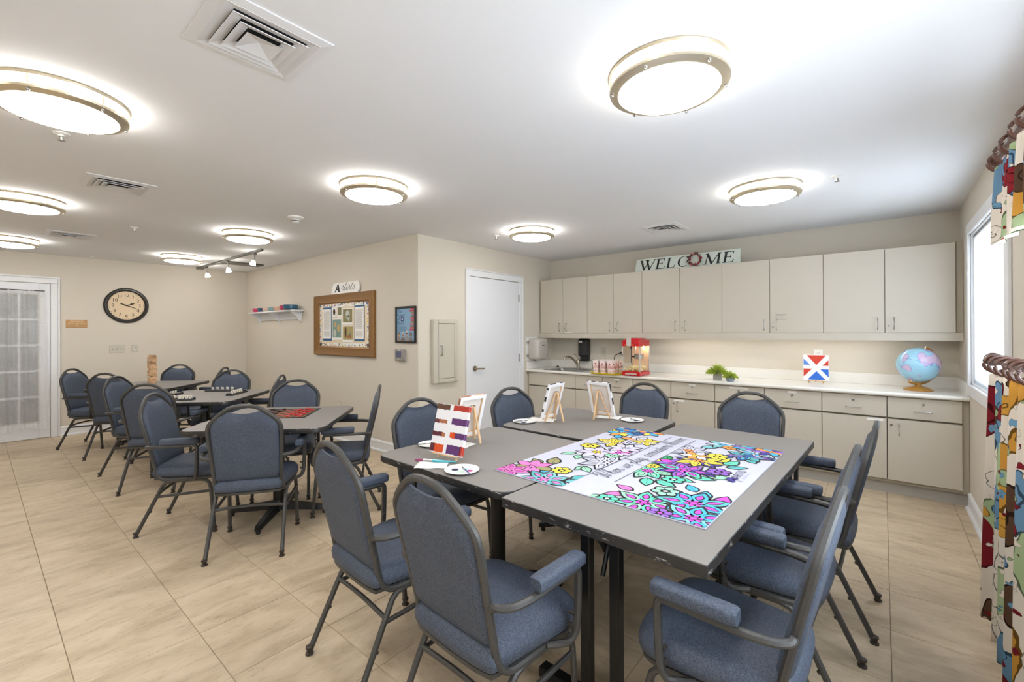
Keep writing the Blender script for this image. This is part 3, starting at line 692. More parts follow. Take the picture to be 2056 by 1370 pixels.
for i, (cn, rgb) in enumerate(bcol):
    x = [-7.74,-7.55,-7.355,-7.165,-6.965,-6.745,-6.50][i]; r_ = .09 if i < 6 else .125; h_ = .062 if i < 5 else .072
    b = thing('painted_bowl', 'small %s painted bowl on the white wall shelf' % cn, 'bowl', (x, Y1-.10 if i < 6 else Y1-.13, 1.704+.0005), group='painted bowls on the wall shelf')
    k = r_/.09*.82
    MB().lathe([(.001,.002),(.06*k,0),(.072*k,.004),(.085*k,.02),(.088*k,h_),(.083*k,h_),(.078*k,.022),(.06*k,.012),(.001,.011)], 24).obj('bowl_wall', colm('bowl%d' % i, rgb, .35, coat=.3, var=.12 if 'speck' in cn else .04, scale=40), b)
    if i in (2, 4):
        q = MB()
        for k2 in range(3):
            a = -PI/2+(-.5+.5*k2)*.9; q.sphere((.0705*math.cos(a), .0705*math.sin(a), .03+.012*(k2 % 2)), .006, 6, 4)
        q.obj('painted_dots', M['redp'] if i == 4 else colm('rose',(190,90,110)), b)
# framed notice board
bx0, bx1, bz0, bz1 = -6.012, -4.582, 1.080, 1.873
nb = thing('notice_board', 'bronze framed cork notice board with pinned pages and colourful border', 'notice board', ((bx0+bx1)/2, Y1, (bz0+bz1)/2), rot=RY)
hw_, hh_ = (bx1-bx0)/2, (bz1-bz0)/2
prof = [(0,0),(0,.03),(.012,.042),(.03,.036),(.085,.026),(.10,.030),(.118,.022),(.122,.006),(.122,0)]
rings = []
for sx, sy in ((-1,-1),(1,-1),(1,1),(-1,1)):
    rings.append([(sx*(hw_-a), sy*(hh_-a), z) for a, z in prof])
rings.append(rings[0]); MB().loft(rings, True, False, False).obj('frame', M['goldf'], nb, ang=30)
iw, ih = hw_-.118, hh_-.112
MB().box(-iw, iw, -ih, ih, .002, .010).obj('cork', M['cream'], nb, smooth=False)
# scalloped coloured border strip
bc = [colm('b_red',(190,40,52)), colm('b_blue',(44,84,140)), colm('b_yel',(232,196,40)), colm('b_grn',(84,140,70)), colm('b_pur',(86,58,120)), M['paper']]
bs = MB(); t_ = .052
for (a, b, c, d) in ((-iw,iw,ih-t_,ih),(-iw,iw,-ih,-ih+t_),(-iw,-iw+t_,-ih,ih),(iw-t_,iw,-ih,ih)):
    bs.poly([(a,c,.0108),(b,c,.0108),(b,d,.0108),(a,d,.0108)], 5)
    for k in range(70 if b-a > .5 else 42):
        x = rnd.uniform(a+.008,b-.008); y = rnd.uniform(c+.008,d-.008); w = rnd.uniform(.006,.012); an = rnd.uniform(0,PI); ca, sa = math.cos(an), math.sin(an); q = .6
        z = .0110+.00002*k
        bs.poly([(x+(u*ca-v*sa), y+(u*sa+v*ca), z) for u, v in ((-w,-w*q),(w,-w*q),(w,w*q),(-w,w*q))], rnd.randrange(5))
bs.obj('border_strip', bc, nb, smooth=False, fixn=False)
bcx, bcz = (bx0+bx1)/2, (bz0+bz1)/2
def pinned(name, xa, xb, za, zb, m, z=.0125, label=None):
    o = MB().box(xa-bcx, xb-bcx, za-bcz, zb-bcz, z-.0006, z).obj(name, m, nb, smooth=False)
    if label: o['label'] = label
    return o
teal = colm('folder_blue',(40,92,132))
pinned('backing_folder', -5.80, -5.578, 1.268, 1.712, teal, .0125); pinned('backing_folder', -5.03, -4.80, 1.272, 1.712, teal, .0125)
for (a, b, c, d, par) in ((-5.80,-5.592,1.30,1.688,((.36,.74),(.0,.34))),(-5.022,-4.815,1.297,1.692,((.30,.92),(.06,.24)))):
    p = pinned('typed_page', a, b, c, d, M['paper'], .0140)
    ln = MB(); y = d-.035
    while y > c+.03:
        f_ = (y-c)/(d-c)
        if not (.26 < f_ < .31): ln.box(a-bcx+.022, b-bcx-.022-rnd.uniform(0,.02), y-bcz-.0016, y-bcz+.0016, .0140, .0142)
        y -= .0085
    ln.obj('text_lines', M['greyink'], p, smooth=False)
def photo(a, b, c, d, m, shapes, border=True):
    p = pinned('picture_page', a, b, c, d, M['paper'], .0140)
    q = MB().box(a-bcx+.012, b-bcx-.012, c-bcz+(.03 if border else .012), d-bcz-.012, .0140, .0143); q.obj('picture', m, p, smooth=False)
    for (x, z, rx, rz_, mm) in shapes: MB().disc((a-bcx+x*(b-a), c-bcz+z*(d-c), .0146), rx, 18, ry=rz_).obj('picture_shape', mm, p, smooth=False, fixn=False)
olive = colm('olive',(132,122,84)); sage = colm('sage_photo',(120,146,136)); shell = colm('shell',(186,190,178)); tan = colm('tanp',(190,160,110)); brown = colm('brownp',(84,62,44))
photo(-5.572,-5.445,1.578,1.708, M['paper'], [(.5,.52,.030,.042,brown),(.5,.54,.016,.026,colm('facep',(214,180,150)))])
photo(-5.432,-5.318,1.572,1.712, colm('greenp',(112,112,78)), [(.45,.6,.022,.034,olive)])
photo(-5.560,-5.326,1.282,1.560, sage, [(.35,.72,.026,.034,tan),(.68,.55,.038,.050,tan),(.28,.32,.034,.050,shell)])
photo(-5.306,-5.062,1.475,1.685, olive, [(.52,.66,.048,.044,shell),(.60,.40,.026,.036,shell),(.36,.46,.022,.020,colm('shell2',(160,160,140)))])
photo(-5.306,-5.048,1.255,1.466, colm('roomphoto',(166,150,96)), [(.30,.6,.024,.070,brown),(.62,.34,.06,.022,colm('tablep',(150,104,64))),(.70,.5,.012,.016,colm('bluep',(70,110,140)))])
# Artists plaque
ap = thing('artists_plaque', 'white wooden plaque lettered Artists above the notice board', 'plaque', (-5.215, Y1-.012, 1.874), rot=(PI/2-.06,0,0))
pl = []
for x, y in ((-.32,0),(.29,0),(.315,.03),(.325,.075),(.30,.125),(.28,.14),(-.27,.14),(-.30,.125),(-.325,.075),(-.335,.03)): pl.append((x,y))
MB().prism(pl, 0, .018).obj('board', M['paper'], ap, ang=30)
am = MB(); az = .0186
am.poly([(-.25,.025,az),(-.19,.122,az),(-.165,.122,az),(-.225,.025,az)]); am.poly([(-.19,.122,az),(-.165,.122,az),(-.125,.025,az),(-.165,.025,az)]); am.box(-.225,-.14,.05,.066,.018,az); am.box(-.265,-.205,.022,.030,.018,az); am.box(-.178,-.115,.022,.030,.018,az)
am.obj('initial', M['ink'], ap, smooth=False, fixn=False); am = MB()
script_mb(am, 'rtists', .175, (1,0,0), (0,.72,0), (-.10,.035,az), w=.042, shear=.35)
am.obj('lettering', M['ink'], ap, smooth=False, fixn=False)
# Power of Play poster
pp = thing('framed_poster', 'black framed blue poster reading The Power of Play', 'poster', (-4.005, Y1, 1.462), rot=RY)
w2, h2 = .178, .200
fm = MB()
for a, b, c, d in ((-w2,-w2+.022,-h2,h2),(w2-.022,w2,-h2,h2),(-w2+.022,w2-.022,h2-.022,h2),(-w2+.022,w2-.022,-h2,-h2+.022)): fm.cbox(a,b,c,d,0,.022,.003)
fm.obj('frame', M['blackp'], pp)
MB().box(-w2+.02, w2-.02, -h2+.02, h2-.02, .004, .010).obj('print', colm('posterblue',(132,168,198)), pp, smooth=False)
navy = colm('navyink',(52,66,112))
for tx, y, sz in (('The', .128, .052), ('Power', .086, .052), ('of', .044, .052), ('PLAY', -.004, .054)):
    mobj('lettering', text_mesh(tx, sz, navy, (1,0,0), (0,1.12,0), (-w2+.03, y, .0105)), pp)
MB().box(-.085, -.035, .038, .082, .0102, .0106).obj('square_emblem', navy, pp, smooth=False)
MB().disc((-.06,.06,.0110), .014, 14).obj('emblem_mark', colm('lilac',(196,190,214)), pp, smooth=False, fixn=False)
q = MB()
for k in range(6): q.box(-w2+.032, .02-.01*(k % 3), -.022-k*.010, -.018-k*.010, .0102, .0105)
q.obj('small_print', colm('bluegreyink',(92,120,150)), pp, smooth=False)
tc_ = [(206,84,50),(196,42,72),(126,140,60),(206,108,130),(112,116,92),(206,84,50),(200,50,80),(126,140,60),(206,108,130),(112,116,92),(206,84,50),(196,42,72)]
for k, c in enumerate(tc_):
    MB().box(w2-.022-[.07,.09,.065,.055,.065,.075,.06,.07,.08,.075,.08,.085][k], w2-.022, .160-k*.0205, .1765-k*.0205, .0102, .0110).obj('caption_tag', colm('tag%d%d%d' % c, c), pp, smooth=False)
for k, (x, hc_, bc_) in enumerate(((-.118,(70,60,54),(150,132,124)),(-.045,(206,202,200),(112,104,102)),(.02,(214,208,206),(150,146,146)),(.092,(60,56,56),(128,124,124)))):
    q = MB(); z = .0108+.0003*k; y = -.135+(.018 if k == 2 else 0)
    q.poly([(x-.038,-h2+.022,z),(x+.038,-h2+.022,z),(x+.034,y-.02,z),(x+.012,y-.006,z),(x-.012,y-.006,z),(x-.034,y-.02,z)], 0)
    q.disc((x,y+.022,z+.0001), .021, 16, 1, ry=.028); q.disc((x,y+.016,z+.0002), .015, 14, 2, ry=.02); q.box(x-.016,x+.016,y+.014,y+.022,z+.0002,z+.0003,3)
    q.obj('printed_figure', [colm('pb%d' % k, bc_), colm('ph%d' % k, hc_), colm('pf', (176,140,122)), colm('glassesy',(214,190,40)) if k == 0 else M['ink']], pp, smooth=False, fixn=False)
th = thing('thermostat', 'grey wall thermostat with blue screen below the framed poster', 'thermostat', (-4.087, Y1, 1.128), rot=RY)
MB().cbox(-.086, .075, -.065, .065, 0, .035, .006).obj('body', M['grey'], th)
MB().cbox(-.062, .035, -.028, .042, .035, .037, .001).obj('screen', colm('lcd',(92,98,122),.2), th)
MB().box(-.03, .02, .048, .058, .035, .0365).obj('label', M['paper'], th, smooth=False); MB().cbox(-.03,.0,-.05,-.042,.035,.037,.001).obj('button', M['lgrey'], th)
plate('power_outlet', 'almond power outlet low on the notice board wall', 'power outlet', (-5.39, Y1, .44), RY, .075, .117, 1, 'almond', 'outlet')

# ================================================================== SIDE WALL
ex = thing('extinguisher_cabinet', 'pale metal extinguisher cabinet in the wall beside the white door', 'wall cabinet', (X1, 3.375, 1.166), rot=RX)
w2, h2 = .182, .352
q = MB()
for a, b, c, d in ((-w2,-w2+.072,-h2,h2),(w2-.05,w2,-h2,h2),(-w2+.072,w2-.05,h2-.045,h2),(-w2+.072,w2-.05,-h2,-h2+.045)): q.cbox(a,b,c,d,0,.05,.006)
q.obj('frame', M['almond'], ex)
MB().box(-w2+.07, w2-.048, -h2+.043, h2-.043, .02, .035).obj('shadow_gap', M['gap'], ex, smooth=False)
dr = MB().cbox(-w2+.075, w2-.054, -h2+.049, h2-.049, .035, .047, .003).obj('door', M['almond'], ex)
MB().tube(bend([(-.078,-.045,.047),(-.078,-.045,.075),(-.078,.06,.075),(-.078,.06,.047)], .012), .0055, n=8).obj('pull_handle', M['chrome'], dr)
# hand dryer
hdv = thing('hand_dryer', 'rounded grey-white hand dryer on the wall over the sink end', 'hand dryer', (X1, 5.045, 1.137), rot=RX)
MB().box(-.165, .10, -.16, .17, 0, .006).obj('wall_plate', M['white'], hdv, smooth=False)
rings = []
for z, k in ((.006,.86),(.02,.98),(.06,1.0),(.12,1.0),(.16,.96),(.18,.86),(.186,.70)):
    rings.append([(x*k, y*k+(.0), z) for x, y in rrect(-.125,.125,-.145,.152,.05)])
MB().loft(rings).obj('cover', M['lgrey'], hdv)
MB().tube([(.0,-.12,.10),(.0,-.165,.11)], .035, n=14).obj('nozzle', M['lgrey'], hdv)
MB().box(-.03, .02, .048, .060, .1865, .1875).obj('logo_strip', M['ink'], hdv, smooth=False)
for y in (-.09,.10): MB().cbox(-.155,-.12,y-.015,y+.015,.004,.03,.003).obj('side_lug', M['grey'], hdv)

# ================================================================== CABINETS
def wire_pull(mb, a, b, out, r=.0042):
    a = Vector(a); b = Vector(b); o = Vector(out); mb.tube(bend([a, a+o, b+o, b], .012), r, n=8)
def lock(parent, x, y, z):
    MB().tube([(x,y,z),(x,y-.006,z)], .0095, n=14).obj('lock', M['chrome'], parent)
    MB().box(x-.0015, x+.0015, y-.0065, y-.006, z-.005, z+.005).obj('keyhole', M['dark'], parent, smooth=False)
def stick(parent, x, y, z, w, h=.018): MB().box(x-w/2, x+w/2, y-.0008, y, z-h/2, z+h/2).obj('paper_label', M['paper'], parent, smooth=False)
ux = [X1+.012, -3.398, -3.014, -2.634, -2.253, -1.797, -1.343, -.886, -.435, .017, .471]
uz0, uz1 = 1.358, 2.110
names = ['over the sink','left of the popcorn machine','beneath the first half of the welcome sign','beneath the second half of the welcome sign','over the globe beside the window wall']
for u in range(5):
    a, m_, b = ux[2*u], ux[2*u+1], ux[2*u+2]
    if u == 0: a = X1+.002
    c = thing('upper_cabinet', 'two-door beige wall cabinet '+['over the sink in the corner','above the popcorn machine','with the left part of the welcome sign on top','with the end of the welcome sign on top','over the globe beside the window wall'][u], 'cabinet', group='beige wall cabinets')
    e = X3-.002 if u == 4 else b
    MB().box(a, e, YCU+.022, Y2, uz0-.0, uz1).obj('body', M['cabd'], c, smooth=False)
    MB().box(a, e, YCU+.004, YCU+.024, 1.29, uz0-.004).obj('light_rail', M['cab'], c, smooth=False)
    if u == 4: MB().box(b+.002, e, YCU+.014, YCU+.03, uz0-.004, uz1+.012).obj('filler_strip', M['cabd'], c, smooth=False)
    MB().box(a+.004, e-.004, YCU+.019, YCU+.0215, uz0+.004, uz1-.004).obj('shadow_gap', M['gap'], c, smooth=False)
    for k, (p, q_) in enumerate(((a, m_), (m_, b))):
        if u == 0 and k == 0: p = X1+.022
        dr = MB().cbox(p+.002, q_-.002, YCU, YCU+.019, uz0, uz1, .0015).obj('door', M['cab'], c, ang=30)
        hx = q_-.05 if k == 0 else p+.062
        hb = MB(); wire_pull(hb, (hx,YCU,uz0+.032), (hx,YCU,uz0+.135), (0,-.03,0)); hb.obj('handle', M['chrome'], dr)
        if k == 1 and u < 5: lock(dr, p+.027, YCU, uz0+.062)
        if u == 0 and k == 1: stick(dr, p+.09, YCU, uz0+.016, .11, .014)
        if u == 3 and k == 1: pass
    if u == 3:
        q = MB()
        for k in range(5): q.box(m_+.05, m_+.05+.10-.02*(k % 2), YCU-.0006, YCU, 1.545-k*.014, 1.549-k*.014)
        q.obj('notice_lines', M['greyink'], c, smooth=False)
# under-cabinet lights
for a, b in ((-2.10,-1.02),(-.98,.10)):
    t_ = thing('under_cabinet_light', 'slim lit strip light fixed under the wall cabinets', 'strip light', group='under cabinet strip lights')
    MB().cbox(a, b, YCU+.06, YCU+.10, uz0-.022, uz0-.0005, .003).obj('housing', M['white'], t_)
    MB().box(a+.03, b-.03, YCU+.066, YCU+.094, uz0-.026, uz0-.0225).obj('lit_lens', M['strip'], t_, smooth=False)
lx = [X1+.03, -3.024, -2.641, -2.256, -1.800, -1.343, -.886, -.426, .027, .479]
YL = YCF+.025
lunits = [((0,1),'sink base cabinet with a wide blank front in the corner'),((1,2,3),'narrow pair of drawer-over-door base cabinets beside the sink base'),((3,4,5),'pair of drawer-over-door base cabinets below the popcorn machine end'),((5,6,7),'pair of drawer-over-door base cabinets below the potted plants and small painting'),((7,8,9),'pair of drawer-over-door base cabinets below the globe')]
for u, (ids, lab) in enumerate(lunits):
    c = thing('base_cabinet', 'beige '+lab, 'cabinet', group='beige base cabinets')
    a, b = lx[ids[0]], lx[ids[-1]]
    if u == 0: a = X1+.002
    e = X3-.002 if u == 4 else b
    MB().box(a, e, YL+.022, Y2-.03, .10, .828).obj('body', M['cabd'], c, smooth=False)
    MB().box(a, e, YL+.06, Y2-.03, .0005, .10).obj('toe_kick', M['toe'], c, smooth=False)
    MB().box(a+.004, e-.004, YL+.019, YL+.0215, .13, .826).obj('shadow_gap', M['gap'], c, smooth=False)
    if u in (0,): MB().box(a, lx[0], YL+.012, YL+.03, .10, .828).obj('filler_strip', M['cabd'], c, smooth=False)
    if u == 4: MB().box(b, e, YL+.016, YL+.03, .10, .828).obj('filler_strip', M['cabd'], c, smooth=False)
    for k in range(len(ids)-1):
        p, q_ = lx[ids[k]], lx[ids[k+1]]; i = ids[k]
        if u == 0:
            MB().cbox(p+.002, q_-.002, YL, YL+.019, .652, .822, .0015).obj('blank_front', M['cab'], c, ang=30)
            for (p2, q2, hx) in ((p,(p+q_)/2,-.05),((p+q_)/2,q_,.05)):
                dr = MB().cbox(p2+.0015, q2-.0015, YL, YL+.019, .127, .636, .0015).obj('door', M['cab'], c, ang=30)
                hb = MB(); xx = (p+q_)/2+hx; wire_pull(hb, (xx,YL,.51), (xx,YL,.61), (0,-.03,0)); hb.obj('handle', M['chrome'], dr)
            continue
        dw = MB().cbox(p+.003, q_-.003, YL, YL+.019, .652, .822, .0015).obj('drawer', M['cab'], c, ang=30)
        xc = (p+q_)/2; hb = MB(); wire_pull(hb, (xc-.052,YL,.716), (xc+.052,YL,.716), (0,-.03,0)); hb.obj('handle', M['chrome'], dw)
        lock(dw, xc, YL, .775)
        if i in (2,4,5,6): stick(dw, xc, YL, .803, .17 if i == 5 else .07)
        dr = MB().cbox(p+.003, q_-.003, YL, YL+.019, .127, .636, .0015).obj('door', M['cab'], c, ang=30)
        left = (k == 1); hx = p+.075 if left else q_-.06
        hb = MB(); wire_pull(hb, (hx,YL,.505), (hx,YL,.605), (0,-.03,0)); hb.obj('handle', M['chrome'], dr)
        if left: lock(dr, p+.027, YL, .588)
        if i in (4,7): stick(dr, p+.09 if i == 4 else q_-.08, YL, .622, .11)
# countertop with sink cut-out (slabs around the bowl)
ct = thing('countertop', 'long white solid surface countertop with backsplash along the cabinet wall', 'countertop')
sx0, sx1, sy0, sy1 = -3.50, -3.02, 4.955, 5.30
q = MB(); z0, z1 = .829, ZC
for a, b, c, d in ((X1,sx0,YCF,Y2),(sx1,X3,YCF,Y2),(sx0,sx1,YCF,sy0),(sx0,sx1,sy1,Y2)): q.box(a+.0005 if a == X1 else a, b-.0005 if b == X3 else b, c, d-.0005 if d == Y2 else d, z0, z1)
q.obj('slab', M['counter'], ct, smooth=False)
MB().tube([(X1+.001,YCF+.002,z1-.017),(X3-.001,YCF+.002,z1-.017)], .0175, n=10).obj('front_nosing', M['counter'], ct)
bsx = MB(); bsx.cbox(X1+.002, X3-.002, Y2-.02, Y2-.0005, ZC, ZC+.104, .003); bsx.cbox(X1+.0005, X1+.02, YCF+.01, Y2-.021, ZC, ZC+.104, .003); bsx.cbox(X3-.02, X3-.0005, YCF+.01, Y2-.021, ZC, ZC+.104, .003)
bsx.obj('backsplash', M['counter'], ct, ang=30)
# sink, faucet, sprayer
sk = thing('sink', 'stainless steel drop-in sink in the white countertop', 'sink', (0,0,ZC))
rim = MB(); A = rrect(sx0-.045, sx1+.045, sy0-.03, sy1+.09, .03); Bq = rrect(sx0+.012, sx1-.012, sy0+.012, sy1-.012, .05)
rings = [[(x,y,.0005) for x,y in A],[(x,y,.004) for x,y in A],[(x,y,.004) for x,y in Bq],[(x,y,-.02) for x,y in Bq],[(x*.98+(sx0+sx1)*.01,y*.98+(sy0+sy1)*.01,-.028) for x,y in Bq]]
rim.loft(rings, True, False, True); rim.obj('basin', M['steel'], sk, ang=50)
MB().lathe([(.001,-.0265),(.03,-.0265),(.032,-.0235),(.04,-.0235),(.04,-.027)], 18, c=((sx0+sx1)/2,5.12,0)).obj('drain', M['chrome'], sk)
fc = thing('faucet', 'curved brushed nickel faucet behind the sink', 'faucet', (-3.245,5.345,ZC+.0045))
MB().lathe([(.001,0),(.03,0),(.03,.006),(.024,.012),(.022,.05),(.024,.09),(.02,.115),(.001,.118)], 20).obj('body', M['nickel'], fc)
MB().tube(catmull([(0,-.01,.05),(-.02,-.045,.10),(-.05,-.10,.155),(-.075,-.15,.17),(-.095,-.19,.155),(-.10,-.20,.12)], 5), .014, n=12, taper=None).obj('spout', M['nickel'], fc)
MB().tube(catmull([(0,0,.115),(.0,.0,.14),(-.03,-.01,.185),(-.055,-.02,.20)], 4), .010, n=10).obj('lever', M['nickel'], fc)
sp = thing('sink_sprayer', 'upright nickel side sprayer on the sink rim', 'sprayer', (-3.01,5.345,ZC+.0045))
MB().lathe([(.001,0),(.018,0),(.018,.01),(.011,.015),(.012,.06),(.016,.085),(.015,.12),(.010,.132),(.001,.134)], 16).obj('body', M['nickel'], sp)
MB().tube([(0,0,.118),(-.01,-.025,.122)], .009, n=8).obj('spray_tip', M['nickel'], sp)
st = tag(MB().lathe([(.001,0),(.022,0),(.022,.012),(.012,.018),(.010,.024),(.001,.025)], 16, c=(-3.62,5.40,ZC+.0005)).obj('sink_stopper', M['blackp']), 'small black sink stopper lying in the counter corner', 'stopper')
sdp = thing('soap_dispenser', 'black wall-mounted soap dispenser behind the sink', 'soap dispenser', (-3.215,Y2,1.0), rot=RY)
q = MB(); rings = []
for z, k in ((0,.96),(.05,1),(.085,.97),(.10,.85),(.104,.7)): rings.append([(x*k, (y-.12)*k+.12, z) for x, y in rrect(-.075,.075,.03,.285,.025)])
q.loft(rings).obj('cover', M['blackp'], sdp)
MB().cbox(-.062,.066,-.020,.04,0,.06,.006).obj('bottle', M['blackp'], sdp)
MB().cbox(-.10,.07,-.031,-.020,0,.10,.003).obj('drip_tray', M['blackp'], sdp)
MB().box(-.05,.0,.225,.25,.1045,.1055).obj('badge', M['white'], sdp, smooth=False)
plate('light_switch', 'almond light switch plate between the soap dispenser and popcorn machine', 'light switch', (-2.94,Y2,1.103), RY, .075, .117, 1, 'almond')
plate('power_outlet', 'almond power outlet behind the popcorn machine', 'power outlet', (-2.665,Y2,1.115), RY, .075, .117, 1, 'almond', 'outlet')
plate('power_outlet', 'almond power outlet behind the red and blue painting', 'power outlet', (-.505,Y2,1.13), RY, .075, .117, 1, 'white', 'outlet')

# popcorn machine
px0, px1, py0, py1 = -2.357, -2.130, 4.857, 5.135
pm = thing('popcorn_machine', 'red tabletop popcorn machine with clear walls on the counter', 'popcorn machine', ((px0+px1)/2,(py0+py1)/2,ZC+.0005))
a, b = (px1-px0)/2, (py1-py0)/2
q = MB(); q.cbox(-a,a,-b,b,0,.045,.006); q.loft([[(x,y,z) for x,y in rrect(-a*k,a*k,-b*k,b*k,.012)] for z,k in ((.045,.99),(.05,.93))]); q.obj('base', M['red'], pm)
MB().box(-a*.62,a*.62,-b-.001,-b,.014,.030).obj('name_strip', M['lgrey'], pm, smooth=False)
q = MB(); q.loft([[(x,y,z) for x,y in rrect(-a*k,a*k,-b*k,b*k,.012)] for z,k in ((.343,1),(.405,1),(.410,.97),(.412,.9))]); q.loft([[(x,y,z) for x,y in rrect(-a*k,a*k,-b*k,b*k,.015)] for z,k in ((.411,.86),(.425,.80),(.436,.66),(.438,.5))]); q.obj('top_hood', M['red'], pm)
MB().prism(rrect(-.052,.004,.345,.445,.008), 0, .006, fn=lambda x,y,z: (x,-b-z,y-.0)).obj('badge', M['lgrey'], pm)
for x in (-.068,.03): MB().tube([(x,-b,.358),(x,-b-.005,.358)], .008, n=12).obj('switch', colm('orange',(226,92,40)), pm)
for x in (-a+.008,a-.008):
    for y in (-b+.008,b-.008): MB().cbox(x-.006,x+.006,y-.006,y+.006,.045,.345,.002).obj('corner_post', M['lgrey'], pm)
for (x0_,x1_,y0_,y1_) in ((-a+.014,a-.014,-b+.006,-b+.009),(-a+.006,-a+.009,-b+.014,b-.014),(a-.009,a-.006,-b+.014,b-.014)): MB().box(x0_,x1_,y0_,y1_,.05,.343).obj('clear_wall', M['acryl'], pm, smooth=False)
MB().box(-a+.014,a-.014,b-.009,b-.006,.05,.343).obj('back_wall', colm('peachwall',(236,206,172)), pm, smooth=False)
for z in (.10,.245): MB().tube([(-a+.006,-b-.004,z),(-a+.006,-b+.002,z)], .014, n=12).obj('door_hinge', M['chrome'], pm)
MB().lathe([(.001,.19),(.05,.19),(.054,.195),(.054,.245),(.05,.25),(.001,.25)], 24, c=(.03,.02,0)).obj('kettle', M['chrome'], pm)
q = MB(); q.tube([(-.015,.02,.25),(-.015,.02,.343)], .007, n=8); q.tube([(.045,.02,.25),(.045,.02,.343)], .005, n=8); q.obj('kettle_hanger', M['chrome'], pm)
q = MB(); q.tube(catmull([(-.05,-.02,.343),(-.048,-.02,.26),(-.045,-.03,.17),(-.03,-.04,.125)], 5), .004, n=6); q.tube([(-.05,-.02,.343),(-.05,-.02,.31)], .009, n=8); q.tube([(-.06,0,.215),(0,.01,.215)], .008, n=8); q.obj('heater_cord', M['blackp'], pm)
q = MB()
for k in range(170):
    x = rnd.uniform(-a+.02,a-.02); y = rnd.uniform(-b+.022,b-.02); q.sphere((x,y,.058+rnd.uniform(0,.055)*(1-.35*abs(x)/a)), rnd.uniform(.008,.012), 6, 4)
po = q.obj('popcorn', M['popcorn'], pm)
pcx, pcy = (px0+px1)/2, (py0+py1)/2
MB().tube(catmull([(x-pcx,y-pcy,z-ZC-.0005) for x,y,z in ((-2.66,Y2-.012,1.095),(-2.68,Y2-.04,1.09),(-2.74,Y2-.06,1.05),(-2.73,Y2-.09,.97),(-2.70,Y2-.13,.90),(-2.5,5.25,.872),(-2.25,5.13,.875))], 6), .006, n=6).obj('power_cord', M['blackp'], pm)
MB().cbox(-2.675-pcx,-2.645-pcx,Y2-.035-pcy,Y2-.010-pcy,1.082-ZC,1.108-ZC,.004).obj('plug', M['blackp'], pm); po['kind'] = 'stuff'
MB().lathe([(.001,.300),(.010,.304),(.014,.316),(.009,.334),(.009,.343)], 14, c=(.07,.06,0)).obj('lit_bulb', mat('popper_bulb', srgb(255,230,190), .4, emit=(1,.78,.5,1), estr=30), pm)
# tray and popcorn boxes
ty = thing('serving_tray', 'yellow plastic tray under the popcorn boxes', 'tray', (-2.575,5.00,ZC+.0005))
A = rrect(-.205,.205,-.185,.17,.04)
MB().loft([[(x*k,y*k,z) for x,y in A] for z,k in ((0,.93),(.004,.95),(.016,1),(.016,.985),(.006,.93),(.005,.90))]).obj('tray_body', M['yellow'], ty)
def make_pbox():
    r = thing('popcorn_box', 'x', 'popcorn box'); w0, w1, hh = .026, .037, .152
    def side(t, s_): # corner positions
        return w0+(w1-w0)*t
    for f in range(4):
        q = MB(); ca, sa = math.cos(f*PI/2), math.sin(f*PI/2); n = 8
        for k in range(n):
            u0, u1 = -1+2*k/n, -1+2*(k+1)/n
            pts = [(u0*w0,-w0,.001),(u1*w0,-w0,.001),(u1*w1,-w1,hh),((u0+u1)/2*w1,-w1,hh+.008),(u0*w1,-w1,hh)]
            q.poly([(x*ca-y*sa, x*sa+y*ca, z) for x, y, z in pts], k % 2)
        po_ = q.obj('side_panel', [M['paper'], M['pinkstripe']], r, smooth=False, fixn=False)
        if f in (0, 1):
            for tx, z in (('POP', .080), ('CORN', .062)):
                yy = -(w0+(w1-w0)*(z+.01)/hh)-.0008
                mobj('lettering', text_mesh(tx, .027, M['redp'], (ca,sa,0), (0,0,1), (-yy*sa*1.0, yy*ca, z), 'CENTER', thick=.0002), po_)
            yy = -(w0+(w1-w0)*.028/hh)-.0006; q2 = MB()
            for z in (.022,.034): q2.poly([(x*ca-yy*sa*1.0, x*sa+yy*ca, zz) for x, zz in ((-.018,z),(.018,z),(.018,z+.004),(-.018,z+.004))])
            yy = -(w0+(w1-w0)*.12/hh)-.0006; q2.poly([(x*ca-yy*sa, x*sa+yy*ca, zz) for x, zz in ((-.006,.105),(.006,.105),(.010,.125),(-.010,.125))])
            q2.obj('red_print', M['redp'], po_, smooth=False, fixn=False)
    MB().box(-w0,w0,-w0,w0,.0,.001).obj('bottom_panel', M['paper'], r, smooth=False)
    return r
pb0 = make_pbox()
bxs = [(-2.702,4.885),(-2.602,4.880),(-2.500,4.870),(-2.690,4.975),(-2.600,4.975),(-2.510,4.972),(-2.69,5.07),(-2.60,5.07),(-2.505,5.07)]
for i, (x, y) in enumerate(bxs):
    o = pb0 if i == 0 else copy_tree(pb0); o.location = (x,y,ZC+.007); o.rotation_euler = (0,0,rnd.uniform(-.12,.12)-.1)
    tag(o, ('red and white popcorn box in the front row on the yellow tray' if i < 3 else 'red and white popcorn box in the rows behind on the yellow tray'), 'popcorn box', 'popcorn boxes on the yellow tray')

